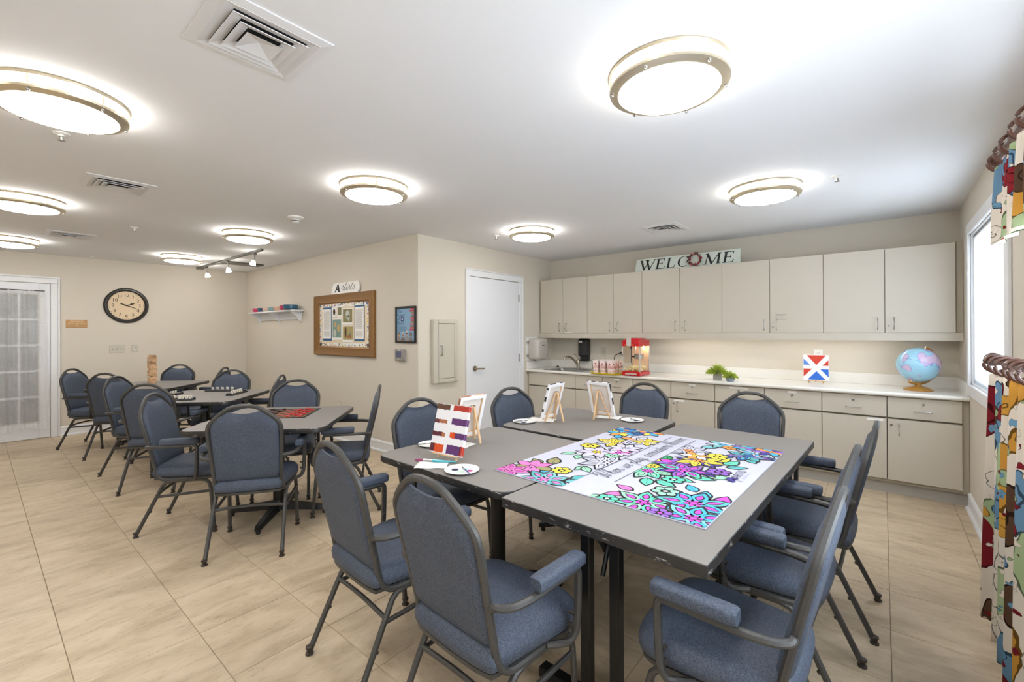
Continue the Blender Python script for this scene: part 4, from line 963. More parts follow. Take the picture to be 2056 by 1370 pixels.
# potted plants
def plant(label, loc, pot, m, n, r0, h0, h1):
    r = thing('potted_plant', label, 'potted plant', loc); MB().lathe(pot, 24).obj('pot', M[m], r)
    zt = pot[-2][1] if False else h0; q = MB(); rr = random.Random(len(label))
    for k in range(n):
        a = rr.uniform(0,2*PI); t = rr.random()**.6; tilt = t*1.65; L_ = (h1-h0)*(.95-.28*t)*rr.uniform(.75,1.1); base = Vector((r0*.5*t*math.cos(a), r0*.5*t*math.sin(a), h0))
        d_ = Vector((math.sin(tilt)*math.cos(a), math.sin(tilt)*math.sin(a), math.cos(tilt)+.1)).normalized(); s_ = d_.cross(Vector((0,0,1)))
        s_ = s_.normalized() if s_.length > .01 else Vector((1,0,0)); w = .0035; m1 = base+d_*L_*.6; tip = base+d_*L_+Vector((0,0,-.02*t))
        q.add([tuple(base-s_*w*.5), tuple(base+s_*w*.5), tuple(m1+s_*w), tuple(tip), tuple(m1-s_*w)], [(0,1,2,3,4)])
    fo = q.obj('foliage', M['leaf'], r, smooth=False, fixn=False); fo['kind'] = 'stuff'
plant('larger green faux grass plant in a grey cylinder pot', (-1.352,5.05,ZC+.0005), [(.001,0),(.040,0),(.042,.003),(.044,.084),(.038,.084),(.036,.07),(.001,.07)], 'potg', 420, .085, .072, .19)
plant('smaller green faux grass plant in a round blue-grey pot', (-1.200,4.935,ZC+.0005), [(.001,0),(.028,0),(.040,.014),(.045,.032),(.042,.052),(.034,.058),(.030,.05),(.001,.048)], 'potb', 300, .06, .05, .125)

# globe
gb = thing('desk_globe', 'blue desk globe on a gold stand at the end of the counter', 'globe', (.235,5.19,ZC+.0005))
MB().lathe([(.001,0),(.098,0),(.10,.006),(.07,.022),(.03,.034),(.022,.04),(.020,.066),(.001,.068)], 32).obj('stand_base', M['gold'], gb)
gc = Vector((0,0,.218)); R_ = .148; tl = math.radians(23.5)
axd = Vector((.7697,.6383,0))*math.sin(tl)+Vector((0,0,1))*math.cos(tl)
lat = Vector((.7697,.6383,0)); arc = []
for k in range(25):
    a = math.radians(90-23.5-2+(-184)*k/24); arc.append(gc+lat*(math.cos(a)*.164)+Vector((0,0,1))*(math.sin(a)*.164))
MB().tube(arc, .018, .016, ref=(.6383,-.7697,0)).obj('meridian_arm', M['gold'], gb)
MB().sphere((0,0,0), R_, 40, 24).obj('ball', M['globe'], gb, loc=tuple(gc), rot=(0,0,0), ang=180)
q = MB(); e1 = axd.cross(Vector((.6383,-.7697,0))).normalized(); e2 = axd.cross(e1)
q.tube([gc+e1*(math.cos(2*PI*k/48)*(R_+.0002))+e2*(math.sin(2*PI*k/48)*(R_+.0002)) for k in range(48)], .0011, n=5, closed=True); q.obj('equator_line', colm('eqblue',(60,140,190)), gb)
q = MB()
for s_ in (1,-1): q.tube([gc+axd*s_*(R_-.002), gc+axd*s_*(R_+.024)], .006, n=10)
q.obj('axis_pins', M['ringm'], gb)

# welcome sign on the cabinets, leaning back
ws = thing('welcome_sign', 'pale wooden board lettered WELCOME standing on the wall cabinets', 'sign', (-1.77, YCU+.055, uz1+.0005), rot=(PI/2-.10,0,0))
MB().prism([(-.60,0),(.60,0),(.60,.158),(-.575,.158)], -.018, 0).obj('board', M['welc'], ws, ang=30)
lt = MB(); LZ = .0012
def thick(a, b, w, m=0):
    a = Vector((a[0],a[1],0)); b = Vector((b[0],b[1],0)); n = (b-a).normalized(); n = Vector((-n.y,n.x,0))*w/2
    lt.add([tuple(p) for p in (a-n,b-n,b+n,a+n)], [(0,1,2,3)], m)
def shear_from(i0, x, sc, k=.16, wx=1.3):
    for i in range(i0, len(lt.v)):
        vx, vy, _ = lt.v[i]; lt.v[i] = (x+(vx*wx+vy*k)*sc, .018+vy*sc, LZ)
sc_ = .122
def letter(chh, x):
    global lt
    lt = MB(); i0 = 0; T_, t_, sw = .15, .055, .06
    if chh == 'W':
        thick((.05,1),(.38,0),T_); thick((.38,0),(.66,1),t_*1.2); thick((.48,1),(.80,0),T_); thick((.80,0),(1.12,1),t_*1.2)
        for c in (.06,.49,1.12): thick((c-.12,.97),(c+.12,.97),sw)
    if chh == 'E':
        thick((.14,0),(.14,1),T_); thick((0,.03),(.66,.03),sw); thick((0,.97),(.62,.97),sw); thick((.14,.52),(.46,.52),sw); thick((.60,.97),(.60,.76),t_); thick((.64,.03),(.68,.26),t_); thick((.46,.42),(.46,.64),t_)
    if chh == 'L':
        thick((.14,0),(.14,1),T_); thick((0,.97),(.30,.97),sw); thick((0,.03),(.58,.03),sw); thick((.56,.03),(.64,.30),t_)
    if chh == 'C':
        n = 18
        for k in range(n):
            a0 = math.radians(52+256*k/n); a1 = math.radians(52+256*(k+1)/n)
            def P(a, o): return (.45+(.45 if o else .36+.06*(1-abs(math.cos(a)))-.06*abs(math.cos(a)))*math.cos(a), .5+(.52 if o else .46)*math.sin(a), 0)
            lt.add([P(a0,1),P(a1,1),P(a1,0),P(a0,0)], [(0,1,2,3)])
        thick((.73,1.0),(.73,.74),t_)
    if chh == 'M':
        thick((.12,0),(.16,1),t_*1.2); thick((.14,1),(.52,.02),T_); thick((.52,.02),(.90,1),t_*1.2); thick((.94,0),(.92,1),T_)
        for c, y in ((.12,.03),(.94,.03)): thick((c-.14,y),(c+.16,y),sw)
        thick((0,.97),(.22,.97),sw); thick((.86,.97),(1.08,.97),sw)
    shear_from(i0, x, sc_); lt.obj('letter', M['ink'], ws, smooth=False, fixn=False)
for chh, x in (('W',-.540),('E',-.338),('L',-.208),('C',-.080),('M',.222),('E',.418)): letter(chh, x)
wrh = thing('small_wreath', 'small red and green wreath standing for the O of the welcome sign', 'wreath', (-1.635, YCU+.040, uz1+.085), rot=(PI/2-.10,0,0))
MB().tube([(.060*math.cos(2*PI*k/24), .060*math.sin(2*PI*k/24), .008) for k in range(24)], .007, n=6, closed=True).obj('ring', M['dgreen'], wrh)
for k in range(22):
    a = 2*PI*k/22; q = MB(); r0 = .058; L_ = rnd.uniform(.035,.055); an = a+1.45+rnd.uniform(-.7,.5); o_ = Vector((r0*math.cos(a), r0*math.sin(a), .012)); d_ = Vector((math.cos(an), math.sin(an), .3)).normalized(); s_ = Vector((-d_.y,d_.x,0))
    q.add([tuple(o_), tuple(o_+d_*L_*.5+s_*.008), tuple(o_+d_*L_), tuple(o_+d_*L_*.5-s_*.008), tuple(o_+d_*L_*.5+Vector((0,0,.004)))], [(0,1,4),(1,2,4),(2,3,4),(3,0,4)]); q.obj('leaf', M['dgreen'], wrh, smooth=False, fixn=False)
for k in range(9):
    a = 2*PI*k/9+.3; o_ = Vector((.058*math.cos(a), .062*math.sin(a), .018)); t_ = Vector((-math.sin(a+.4), math.cos(a+.4), 0))
    MB().tube(catmull([o_-t_*.034, o_-t_*.01+Vector((.012,.006,.006))*rnd.choice((-1,1)), o_+t_*.014, o_+t_*.036+Vector((-.010,.012,0))*rnd.choice((-1,1))], 4), .0052, n=6).obj('red_ribbon', M['wine'], wrh)

# ================================================================== TABLES
ZT = .740
def square_table(name, label, x, y, deg, group):
    r = thing(name, label, 'table', (x,y,0), math.radians(deg), group)
    s_ = .457; A = rrect(-s_,s_,-s_,s_,.075,6)
    MB().loft([[(px*k,py*k,z) for px,py in A] for z,k in ((ZT-.012,.994),(ZT-.002,.994),(ZT,.990))]).obj('table_top', M['lam'], r, ang=30)
    MB().loft([[(px*k,py*k,z) for px,py in A] for z,k in ((ZT-.038,.93),(ZT-.036,.985),(ZT-.030,1.0),(ZT-.006,1.0),(ZT-.002,.997),(ZT-.0015,.992),(ZT-.010,.985))]).obj('edge_band', M['edge'], r, ang=50)
    MB().cbox(-.28,.28,-.03,.03,ZT-.062,ZT-.038,.003).obj('top_bracket', M['black'], r); MB().cbox(-.03,.03,-.28,.28,ZT-.062,ZT-.0385,.003).obj('top_bracket', M['black'], r)
    MB().tube([(0,0,.08),(0,0,ZT-.06)], .040, n=20).obj('column', M['black'], r)
    MB().lathe([(.001,.055),(.075,.055),(.072,.085),(.045,.10),(.041,.12)], 20).obj('hub', M['black'], r)
    b = math.radians(45)-math.radians(deg) if deg else PI/4
    for k in range(4):
        a = b+k*PI/2; c, s2 = math.cos(a), math.sin(a)
        f = MB(); rings = []
        for t, w, z0, z1 in ((.03,.034,.05,.105),(.12,.030,.045,.092),(.26,.026,.036,.074),(.345,.022,.030,.058),(.365,.012,.032,.050)):
            rings.append([(t*c-u*s2, t*s2+u*c, z) for u, z in ((-w,z0),(w,z0),(w*.7,z1),(-w*.7,z1))])
        f.loft(rings); fo = f.obj('base_foot', M['black'], r, ang=30)
        MB().lathe([(.001,.0005),(.012,.0005),(.016,.010),(.016,.024),(.010,.030),(.010,.036)], 14, c=(.335*c,.335*s2,0)).obj('caster', M['blackp'], fo)
    return r
GRP = 'square pedestal tables'
square_table('pedestal_table', 'square pedestal table with the striped painting and paper plate, scuffed black edge', -1.590, 1.795, -1.0, GRP)
square_table('pedestal_table', 'square pedestal table holding two easels seen from behind, nearest the sink', -1.580, 2.760, 0.5, GRP)
square_table('pedestal_table', 'square pedestal table set with a red and black checkers board', -3.53, 1.480, 46, GRP)
square_table('pedestal_table', 'square pedestal table set with four racks of number tiles', -5.32, 1.510, 45, GRP)
square_table('pedestal_table', 'square pedestal table with the wooden block tower, nearest the wall clock', -6.97, 1.410, 46, GRP)
# rectangular folding table
ft = thing('folding_table', 'rectangular folding table with worn black edges under the flower poster', 'table', (-.722,2.203,0), math.radians(-1.95))
a, b = .384, .915
MB().cbox(-a+.002,a-.002,-b+.002,b-.002,ZT-.010,ZT,.0012).obj('table_top', M['lam'], ft, ang=20)
q = MB()
for x0_,x1_,y0_,y1_ in ((-a,a,-b,-b+.012),(-a,a,b-.012,b),(-a,-a+.012,-b+.012,b-.012),(a-.012,a,-b+.012,b-.012)): q.cbox(x0_,x1_,y0_,y1_,ZT-.038,ZT-.001,.0025)
q.obj('edge_band', M['edge'], ft, ang=30)
MB().box(-a+.012,a-.012,-b+.012,b-.012,ZT-.030,ZT-.010).obj('underside', colm('particle',(96,84,70)), ft, smooth=False)
for sy in (-1,1):
    y = sy*(b-.145)
    for x in (-.11,.0) if sy < 0 else (-.20,.20):
        pass
    for x in (-.088,.030):
        MB().cbox(x-.019,x+.019,y-.019,y+.019,.06,ZT-.038,.003).obj('leg', M['black'], ft, ang=30)
    MB().cbox(-.30,.22,y-.025,y+.025,.022,.062,.004).obj('foot_rail', M['black'], ft)
    for x in (-.28,.20): MB().lathe([(.001,.0005),(.018,.0005),(.018,.022)], 14, c=(x,y,0)).obj('glide', M['blackp'], ft)
    MB().tube(bend([(-.03,y-sy*.01,.50),(-.03,y-sy*.06,.62),(-.03,y-sy*.17,.66),(-.03,y-sy*.30,ZT-.04)], .03), .009, n=8).obj('folding_brace', M['black'], ft)
    MB().cbox(-.33,.25,y-.022,y+.022,ZT-.046,ZT-.036,.002).obj('leg_bracket', M['black'], ft)

# ================================================================== CHAIR
def yb(z): return -.190-(z-.47)*.232
def make_chair():
    r = thing('arm_chair', 'x', 'chair'); T_ = .023
    # crown-back frame: one tube from seat rail to seat rail
    half = [(.205,.10,.377),(.198,-.10,.372),(.190,-.155,.385),(.186,-.182,.43),(.188,yb(.50),.50),(.194,yb(.62),.62),(.200,yb(.74),.74),(.200,yb(.79),.79),(.190,yb(.825),.825),(.160,yb(.862),.862),(.120,yb(.895),.895),(.085,yb(.919),.919),(.045,yb(.933),.933),(0,yb(.937),.937)]
    path = [(-x,y,z) for x,y,z in half]+[(x,y,z) for x,y,z in reversed(half[:-1])]
    pth = catmull(path, 3)
    rings = []; P = pth; Nn = Vector((0,1,.232)).normalized()   # section kept square to the back plane
    bf = MB(); c = T_*.28; aa = T_/2; sec = [(aa-c,-aa),(aa,-aa+c),(aa,aa-c),(aa-c,aa),(-aa+c,aa),(-aa,aa-c),(-aa,-aa+c),(-aa+c,-aa)]
    for i in range(len(P)):
        t = (P[min(i+1,len(P)-1)]-P[max(i-1,0)]).normalized(); sd = t.cross(Vector((1,0,0)) if abs(t.x) < .5 and P[i].z < .5 else Nn)
        if sd.length < .2: sd = t.cross(Vector((1,0,0)))
        sd.normalize(); u2 = sd.cross(t).normalized()
        if P[i].z < .5:
            u2 = Vector((1,0,0)); sd = t.cross(u2).normalized(); u2, sd = sd, u2
            if i > len(P)/2: pass
            # same winding as the upper part: sd ~ lateral, u2 ~ normal
            sd = -sd if i < len(P)/2 else sd
            sd = sd if True else sd
            u2 = sd.cross(t).normalized()
        rings.append([tuple(P[i]+sd*x+u2*y) for x, y in sec])
    # align ring starts to avoid twist
    for i in range(1, len(rings)):
        best = min(range(8), key=lambda s: sum((Vector(rings[i][(k+s)%8])-Vector(rings[i-1][k])).length for k in range(8)))
        fl = list(reversed(rings[i])); bestf = min(range(8), key=lambda s: sum((Vector(fl[(k+s)%8])-Vector(rings[i-1][k])).length for k in range(8)))
        d1_ = sum((Vector(rings[i][(k+best)%8])-Vector(rings[i-1][k])).length for k in range(8)); d2_ = sum((Vector(fl[(k+bestf)%8])-Vector(rings[i-1][k])).length for k in range(8))
        rings[i] = [rings[i][(k+best)%8] for k in range(8)] if d1_ <= d2_ else [fl[(k+bestf)%8] for k in range(8)]
    bf.loft(rings); bf.obj('back_frame', M['frame'], r, ang=30)
    # backrest pad with the hand-hold scoop
    def xin(z): return min(.177+(z-.46)*.035, .1875)
    cl = [(0,.937),(.045,.933),(.085,.919),(.120,.895),(.160,.862),(.190,.825),(.20,.79)]
    def ztop(x):
        ax = min(abs(x), .198)
        for (xa, za), (xb, zb) in zip(cl, cl[1:]):
            if ax <= xb:
                f = za+(zb-za)*(ax-xa)/(xb-xa); sl = (zb-za)/(xb-xa); break
        fr = f-.0125*math.sqrt(1+min(sl*sl,1.2))
        return min(fr, .903-.016*(1-(ax/.092)**2)) if ax < .092 else fr
    nx, nz = 30, 12; bp = MB(); zb0 = .448
    for side, off, puff in ((1,.004,.020),(-1,-.006,.014)):
        for j in range(nz+1):
            for i in range(nx+1):
                s_ = -1+2*i/nx; t = j/nz
                x = s_*.186; z0 = zb0+.02*abs(s_)**6; z = z0+(ztop(x)-z0)*t; x = s_*min(xin(z), .186)
                e = min(1-abs(s_), t*1.0, (1-t))*9; e = min(1, e); pf = puff*(1-(1-e)**2)
                bp.v.append((x, yb(z)+off+side*pf, z))
        base = 0 if side == 1 else (nx+1)*(nz+1)
        for j in range(nz):
            for i in range(nx):
                k = base+j*(nx+1)+i; bp.f.append((k,k+1,k+nx+2,k+nx+1)); bp.m.append(0)
    o2 = (nx+1)*(nz+1)
    def rim(a_, b_): bp.f.append((a_, b_, b_+o2, a_+o2)); bp.m.append(0)
    for i in range(nx): rim(i, i+1); rim(nz*(nx+1)+i, nz*(nx+1)+i+1)
    for j in range(nz): rim(j*(nx+1), (j+1)*(nx+1)); rim(j*(nx+1)+nx, (j+1)*(nx+1)+nx)
    bp.obj('backrest', M['fabric'], r, ang=60)
    # seat cushion
    outl = catmull([(-.165,-.205,0),(0,-.215,0),(.165,-.205,0),(.188,-.17,0),(.205,-.05,0),(.222,.08,0),(.222,.145,0),(.19,.195,0),(.11,.215,0),(0,.218,0),(-.11,.215,0),(-.19,.195,0),(-.222,.145,0),(-.222,.08,0),(-.205,-.05,0),(-.188,-.17,0)], 3, True)
    rings = []
    for z, ins in ((.388,.030),(.389,.006),(.396,-.004),(.418,-.007),(.436,-.004),(.441,0.0),(.446,.0015),(.458,.012),(.466,.035),(.470,.075),(.472,.13)):
        rings.append([(p.x*(1-ins/.22), (p.y-.0)*(1-ins/.22), z) for p in outl])
    MB().loft(rings).obj('seat', M['fabric'], r, ang=60)
    rings = [[(p.x*k, p.y*k, z) for p in outl] for z, k in ((.372,.93),(.372,.985),(.388,.995),(.388,.93))]
    MB().loft(rings).obj('seat_frame', M['frame'], r, ang=30)
    for s_ in (-1,1):
        pa = [(.197,yb(.60),.604),(.228,-.215,.608),(.258,-.188,.612),(.273,-.13,.615),(.275,-.05,.617),(.275,.05,.618),(.275,.088,.617),(.275,.100,.607),(.275,.103,.58),(.274,.100,.47),(.270,.094,.415),(.258,.078,.385),(.234,.050,.377),(.210,.02,.377)]
        ao = MB().tube(catmull([(s_*x,y,z) for x,y,z in pa], 3), .021, .024, ref=(s_,.0,.35)).obj('arm', M['frame'], r, ang=30)
        pd = MB(); rings = []
        for y, k in ((-.112,.80),(-.104,.96),(-.08,1),(.04,1),(.095,1),(.112,.93),(.117,.75)):
            rings.append([(s_*.275+px*k, y, .648+pz*k) for px, pz in rrect(-.027,.027,-.020,.022,.013,3)])
        pd.loft(rings); pd.obj('arm_pad', M['fabric'], ao, ang=50)
        for zb_ in (.43,.47): MB().tube([(s_*.250,.09,zb_),(s_*.270,.09,zb_)], .006, n=8).obj('arm_bolt', M['glide'], ao)
        rear = [(.208,-.292,.012),(.202,-.175,.255),(.199,-.135,.335),(.199,-.115,.355),(.199,-.08,.364),(.201,-.02,.366),(.203,.03,.366)]
        lo = MB().tube([(s_*x,y,z) for x,y,z in rear], .022, .022, ref=(1,0,0)).obj('leg', M['frame'], r, ang=30)
        g = MB(); g.lathe([(.001,.0005),(.017,.0005),(.017,.007),(.010,.010),(.012,.022),(.016,.026),(.016,.034),(.012,.036)], 14, c=(s_*.208,-.292,0)); g.obj('glide', M['glide'], lo)
        MB().sphere((s_*.205,-.205,.165), .008, 8, 6).obj('bumper', M['glide'], lo)
        front = [(.203,.03,.366),(.205,.09,.366),(.207,.130,.360),(.209,.150,.340),(.210,.160,.305),(.214,.185,.012)]
        lo = MB().tube([(s_*x,y,z) for x,y,z in front], .022, .022, ref=(1,0,0)).obj('leg', M['frame'], r, ang=30)
        g = MB(); g.lathe([(.001,.0005),(.017,.0005),(.017,.007),(.010,.010),(.012,.022),(.016,.026),(.016,.034),(.012,.036)], 14, c=(s_*.214,.185,0)); g.obj('glide', M['glide'], lo)
        MB().tube([(s_*.203,-.172,.262),(s_*.211,.165,.285)], .016, .018, ref=(0,0,1)).obj('stretcher', M['frame'], r, ang=30)
    MB().tube(catmull([(-.201,-.165,.275),(-.1,-.168,.285),(0,-.168,.288),(.1,-.168,.285),(.201,-.165,.275)], 3), .016, .018).obj('stretcher', M['frame'], r, ang=30)
    return r
ch0 = make_chair()
CH = [ # x, y, degrees, what singles it out
 (-1.667,1.195,-4.5,'with its back to the open floor at the striped painting table'),
 (-1.041,1.160,-3.2,'with worn arm pads at the corner where the poster table begins'),
 (-.385,1.522,87.5,'beside the poster, nearest the scuffed table corner'),
 (-.372,2.135,87,'in the middle of the row of three beside the poster'),
 (-.320,2.745,88.7,'beside the poster, last toward the drawer cabinets'),
 (-2.05,1.83,-96.2,'facing the striped painting table from the notice board side'),
 (-1.95,2.62,-101,'facing the two-easel table from the white door side'),
 (-1.53,3.31,181,'between the two-easel table and the base cabinets'),
 (-.69,3.24,187,'between the poster table end and the base cabinets'),
 (-3.219,1.209,55.6,'with its back to the open floor at the checkers table'),
 (-3.863,1.056,-37.9,'with its right arm to the open floor at the checkers table'),
 (-3.94,1.72,-129,'behind the checkers board with its back toward the wall shelf'),
 (-3.345,1.885,146,'at the checkers table on the framed poster side'),
 (-5.08,1.13,49.9,'with its back to the open floor at the number tile table'),
 (-5.75,1.13,-44,'with one arm to the open floor, number tile table'),
 (-5.66,1.75,-131.6,'at the number tile table with its back toward the wall corner'),
 (-4.95,1.80,140,'at the number tile table in front of the notice board'),
 (-6.72,1.12,44.8,'with its back to the open floor at the block tower table'),
 (-7.47,.99,-42,'at the block tower table beside the French door'),
 (-7.26,1.63,-130,'at the block tower table in front of the wall clock side'),
 (-6.58,1.80,140,'at the block tower table on the wall shelf side'),
]
for i, (x, y, dg, w) in enumerate(CH):
    o = ch0 if i == 0 else copy_tree(ch0)
    o.location = (x,y,0); o.rotation_euler = (0,0,math.radians(dg))
    tag(o, 'blue-grey padded arm chair '+w, 'chair', 'blue-grey padded arm chairs')

# ================================================================== FLOWER POSTER
ZP = ZT+.0005; PT = .005
po = thing('flower_poster', 'large white foam board poster of coloured flowers with a script motto', 'poster', (-.440,1.500,ZP), math.radians(90-2.0))
PW, PH = 1.198, .936   # local x = reading direction, local y = up the page
MB().cbox(0,PW,0,PH,0,PT,.0008).obj('foam_board', colm('foam_board_print',(196,197,214),.5), po, ang=20)
C = dict(tl=(94,200,170),mint=(150,214,178),pk=(232,120,190),mg=(206,70,190),bl=(64,170,214),nv=(66,52,140),pu=(140,92,186),ye=(240,214,70),orr=(240,150,70),ol=(150,146,98),wh=(200,200,218),te=(84,176,178),lv=(200,190,228),db=(40,98,170),gn=(40,150,90),aq=(120,190,196))
cm = [M['ink']]+[colm('ink_'+k, v, .7) for k, v in C.items()]; ci = {k: i+1 for i, k in enumerate(C)}
lev = [0]
VB = [.001, PH-.001]
def clampp(p): return (min(max(p[0],.001),PW-.001), min(max(p[1],VB[0]),VB[1]), p[2])
def petal(mb, cx, cy, an, L_, w, fill, inner, z):
    ca, sa = math.cos(an), math.sin(an)
    def shape(L0, L1, w_, zz, m):
        n = 9; pts = []
        for k in range(n+1):
            t = k/n; pts.append((L0+(L1-L0)*t, w_*math.sin(PI*t**.8)))
        pts += [(x, -y) for x, y in reversed(pts[1:-1])]
        mb.poly([clampp((cx+x*ca-y*sa, cy+x*sa+y*ca, zz)) for x, y in pts], m)
    shape(L_*.08, L_*1.04, w*1.08, z, 0); shape(L_*.18, L_*.93, w*.80, z+.000008, ci[fill])
    if inner: shape(L_*.28, L_*.76, w*.46, z+.000013, 0); shape(L_*.33, L_*.71, w*.30, z+.000018, ci[inner])
def flower(cx, cy, R, cols, n=7, inner=None, cen='pk', rot=0.0):
    VB[:] = [.572, PH-.001] if cy > .5 else [.001, .433]
    R *= 1.18; mb = MB(); z = PT+.0001+.00003*lev[0]; lev[0] += 1
    for k in range(n):
        petal(mb, cx, cy, rot+2*PI*k/n, R*(1.0 if k % 2 else .9), R*.25*7/n, cols[k % len(cols)], inner, z)
    mb.disc((cx,cy,z+.000021), R*.17, 12, 0)
    for k in range(6):
        a = k*PI/3; mb.disc(clampp((cx+R*.17*math.cos(a), cy+R*.17*math.sin(a), z+.000025)), R*.062, 8, ci[cen])
    mb.disc(clampp((cx,cy,z+.000025)), R*.09, 10, ci[cen])
    mb.v = [clampp(v) for v in mb.v]
    mb.obj('printed_flower', cm, po, smooth=False, fixn=False)
def bloom(cx, cy, R, col, cen='wh'):
    VB[:] = [.572, PH-.001] if cy > .5 else [.001, .433]
    mb = MB(); z = PT+.0001+.00003*lev[0]; lev[0] += 1
    for k in range(6):
        a = k*PI/3; p = (cx+R*.62*math.cos(a), cy+R*.62*math.sin(a))
        mb.disc((p[0],p[1],z), R*.44, 12, 0); mb.disc((p[0],p[1],z+.000008), R*.30, 12, ci[col])
    mb.disc((cx,cy,z+.000014), R*.28, 10, 0); mb.disc((cx,cy,z+.00002), R*.18, 10, ci[cen])
    mb.v = [clampp(v) for v in mb.v]; mb.obj('printed_blossom', cm, po, smooth=False, fixn=False)
def lf(cx, cy, an, L_, col):
    mb = MB(); z = PT+.0001+.00003*lev[0]; lev[0] += 1
    VB[:] = [.572, PH-.001] if cy > .5 else [.001, .433]
    petal(mb, cx, cy, math.radians(an), L_, L_*.26, col, None, z)
    ca, sa = math.cos(math.radians(an)), math.sin(math.radians(an)); w = .0016
    mb.poly([clampp((cx+x*ca-y*sa, cy+x*sa+y*ca, z+.000016)) for x, y in ((L_*.15,-w),(L_*.8,-w*.3),(L_*.8,w*.3),(L_*.15,w))], 0)
    mb.obj('printed_leaf', cm, po, smooth=False, fixn=False)
# leaves first, then flowers, cluster by cluster
for a in ((.12,.33,130,.10,'pk'),(.16,.32,75,.10,'pk'),(.10,.24,175,.10,'te'),(.03,.36,110,.10,'mint'),(.24,.09,10,.11,'bl'),(.30,.13,40,.10,'bl'),(.25,.15,80,.10,'bl'),(.10,.12,60,.11,'mint'),(.13,.19,20,.10,'tl'),(.22,.03,0,.12,'mg'),(.03,.16,190,.10,'tl'),
          (.22,.78,25,.14,'ol'),(.20,.82,60,.11,'ol'),(.07,.62,-60,.12,'aq'),(.10,.60,-20,.11,'te'),(.09,.75,0,.09,'bl'),(.02,.74,-90,.08,'pk'),
          (.49,.80,140,.10,'mint'),(.47,.78,200,.09,'mint'),(.33,.64,170,.10,'mint'),(.31,.66,230,.10,'mint'),(.63,.70,100,.10,'mint'),(.70,.62,30,.10,'mint'),(.76,.70,60,.09,'mint'),(.88,.72,80,.09,'mint'),
          (.36,.36,200,.12,'tl'),(.35,.33,250,.12,'tl'),(.42,.30,270,.12,'tl'),(.48,.24,280,.12,'tl'),(.52,.18,300,.12,'mint'),(.74,.17,-20,.13,'tl'),(.72,.16,-60,.11,'te'),(.62,.38,70,.12,'ye'),(.69,.38,60,.10,'gn'),(.56,.38,110,.11,'gn'),(.68,.27,-60,.12,'nv'),(.60,.24,240,.12,'nv'),(.78,.22,-30,.11,'ye'),
          (1.0,.84,200,.10,'bl'),(1.10,.86,60,.10,'db'),(1.10,.74,-20,.10,'bl'),(.96,.17,150,.10,'db'),(.95,.12,220,.10,'te'),(1.02,.06,250,.08,'db'),(1.11,.29,150,.13,'aq')): lf(*a)
flower(.073,.244,.115,('tl','mint'),7,'mg','mg',.3); flower(.185,.103,.125,('bl','te'),7,'mg','mg',.9); flower(.050,.055,.115,('bl','aq'),7,'mg','mg',.1)
bloom(.238,.231,.055,'mint'); bloom(.020,.160,.045,'pu','mg'); bloom(.019,.366,.045,'tl')
flower(.145,.834,.105,('pk','pk','ol'),7,None,'pk',.4); flower(.037,.681,.110,('aq','te'),7,'pk','pk',.2); flower(.037,.884,.09,('pk',),7,'mg','pk',.5); bloom(.186,.694,.050,'ye','ye')
flower(.433,.601,.125,('wh',),8,'wh','wh',.1); flower(.563,.736,.105,('lv','wh'),7,None,'ye',.3); flower(.806,.767,.10,('ye','ye','wh'),7,'ye','ye',.6); flower(.623,.644,.075,('pk','wh','lv'),7,None,'mg',.2)
flower(.945,.690,.09,('wh','orr'),7,None,'wh',.8); flower(.930,.635,.085,('ye','wh'),7,'ye','ye',.1); flower(.730,.660,.09,('wh','lv'),7,None,'wh',0); bloom(.655,.832,.055,'ye','ye'); bloom(.555,.640,.04,'mint'); bloom(.85,.70,.045,'wh')
flower(.437,.395,.105,('tl','mint'),7,'mint','mg',.4); flower(.622,.350,.090,('pu','mg'),7,None,'pu',.2); flower(.551,.276,.115,('pu','tl','nv'),7,'mg','mg',.5); flower(.750,.277,.110,('ye','ye','nv'),8,'ye','orr',.1)
flower(.905,.385,.105,('wh',),8,'wh','orr',.3); flower(.830,.320,.075,('orr','wh'),6,None,'ye',.9); bloom(.883,.235,.055,'ye','ye'); bloom(.628,.151,.055,'pu','pu'); bloom(.396,.262,.05,'tl'); bloom(.69,.42,.035,'gn','tl'); bloom(.52,.41,.035,'ye','ye')
flower(1.055,.849,.095,('orr','ye','bl'),7,None,'orr',.2); flower(1.165,.720,.09,('ye','bl','orr','pu'),8,None,'db',.1); flower(1.13,.86,.075,('db','bl'),7,None,'orr',.4); bloom(1.09,.765,.04,'db','bl')
flower(1.150,.285,.085,('wh','aq'),7,None,'bl',.2); flower(.985,.120,.095,('db','te','pu'),7,'te','db',.3); flower(1.09,.10,.095,('te','lv','wh'),8,'bl','wh',.2); flower(1.15,.05,.09,('bl','orr','pu','nv'),8,None,'orr',.5); bloom(1.10,.235,.04,'orr','orr'); bloom(1.16,.17,.05,'pu','mg'); flower(1.15,.18,.06,('te','pu','bl'),6,None,'pk',.2)
VB[:] = [.001, PH-.001]
q = MB(); z = PT+.0032
for v in (.570,.435): q.poly([(.20,v-.0016,z),(1.15,v-.0016,z),(1.15,v+.0016,z),(.20,v+.0016,z)])
wd_ = script_mb(MB(), 'When we play, connections blossom', 1.0, (1,0,0), (0,1,0), (0,0,0)); s_ = .93/wd_
script_mb(q, 'When we play, connections blossom', s_, (1,0,0), (0,1.25,0), (.225,.480,z), w=.046, shear=.20)
q.obj('motto_lettering', M['ink'], po, smooth=False, fixn=False)
mobj('logo_lettering', text_mesh('ARTIS', .050, colm('logo_ink',(74,78,104)), (1,0,0), (0,1,0), (.585,.055,PT+.0032)), po)
mobj('logo_lettering', text_mesh('SENIOR LIVING', .015, colm('logo_lilac',(150,150,190)), (1,0,0), (0,1,0), (.588,.034,PT+.0032)), po)
q = MB()
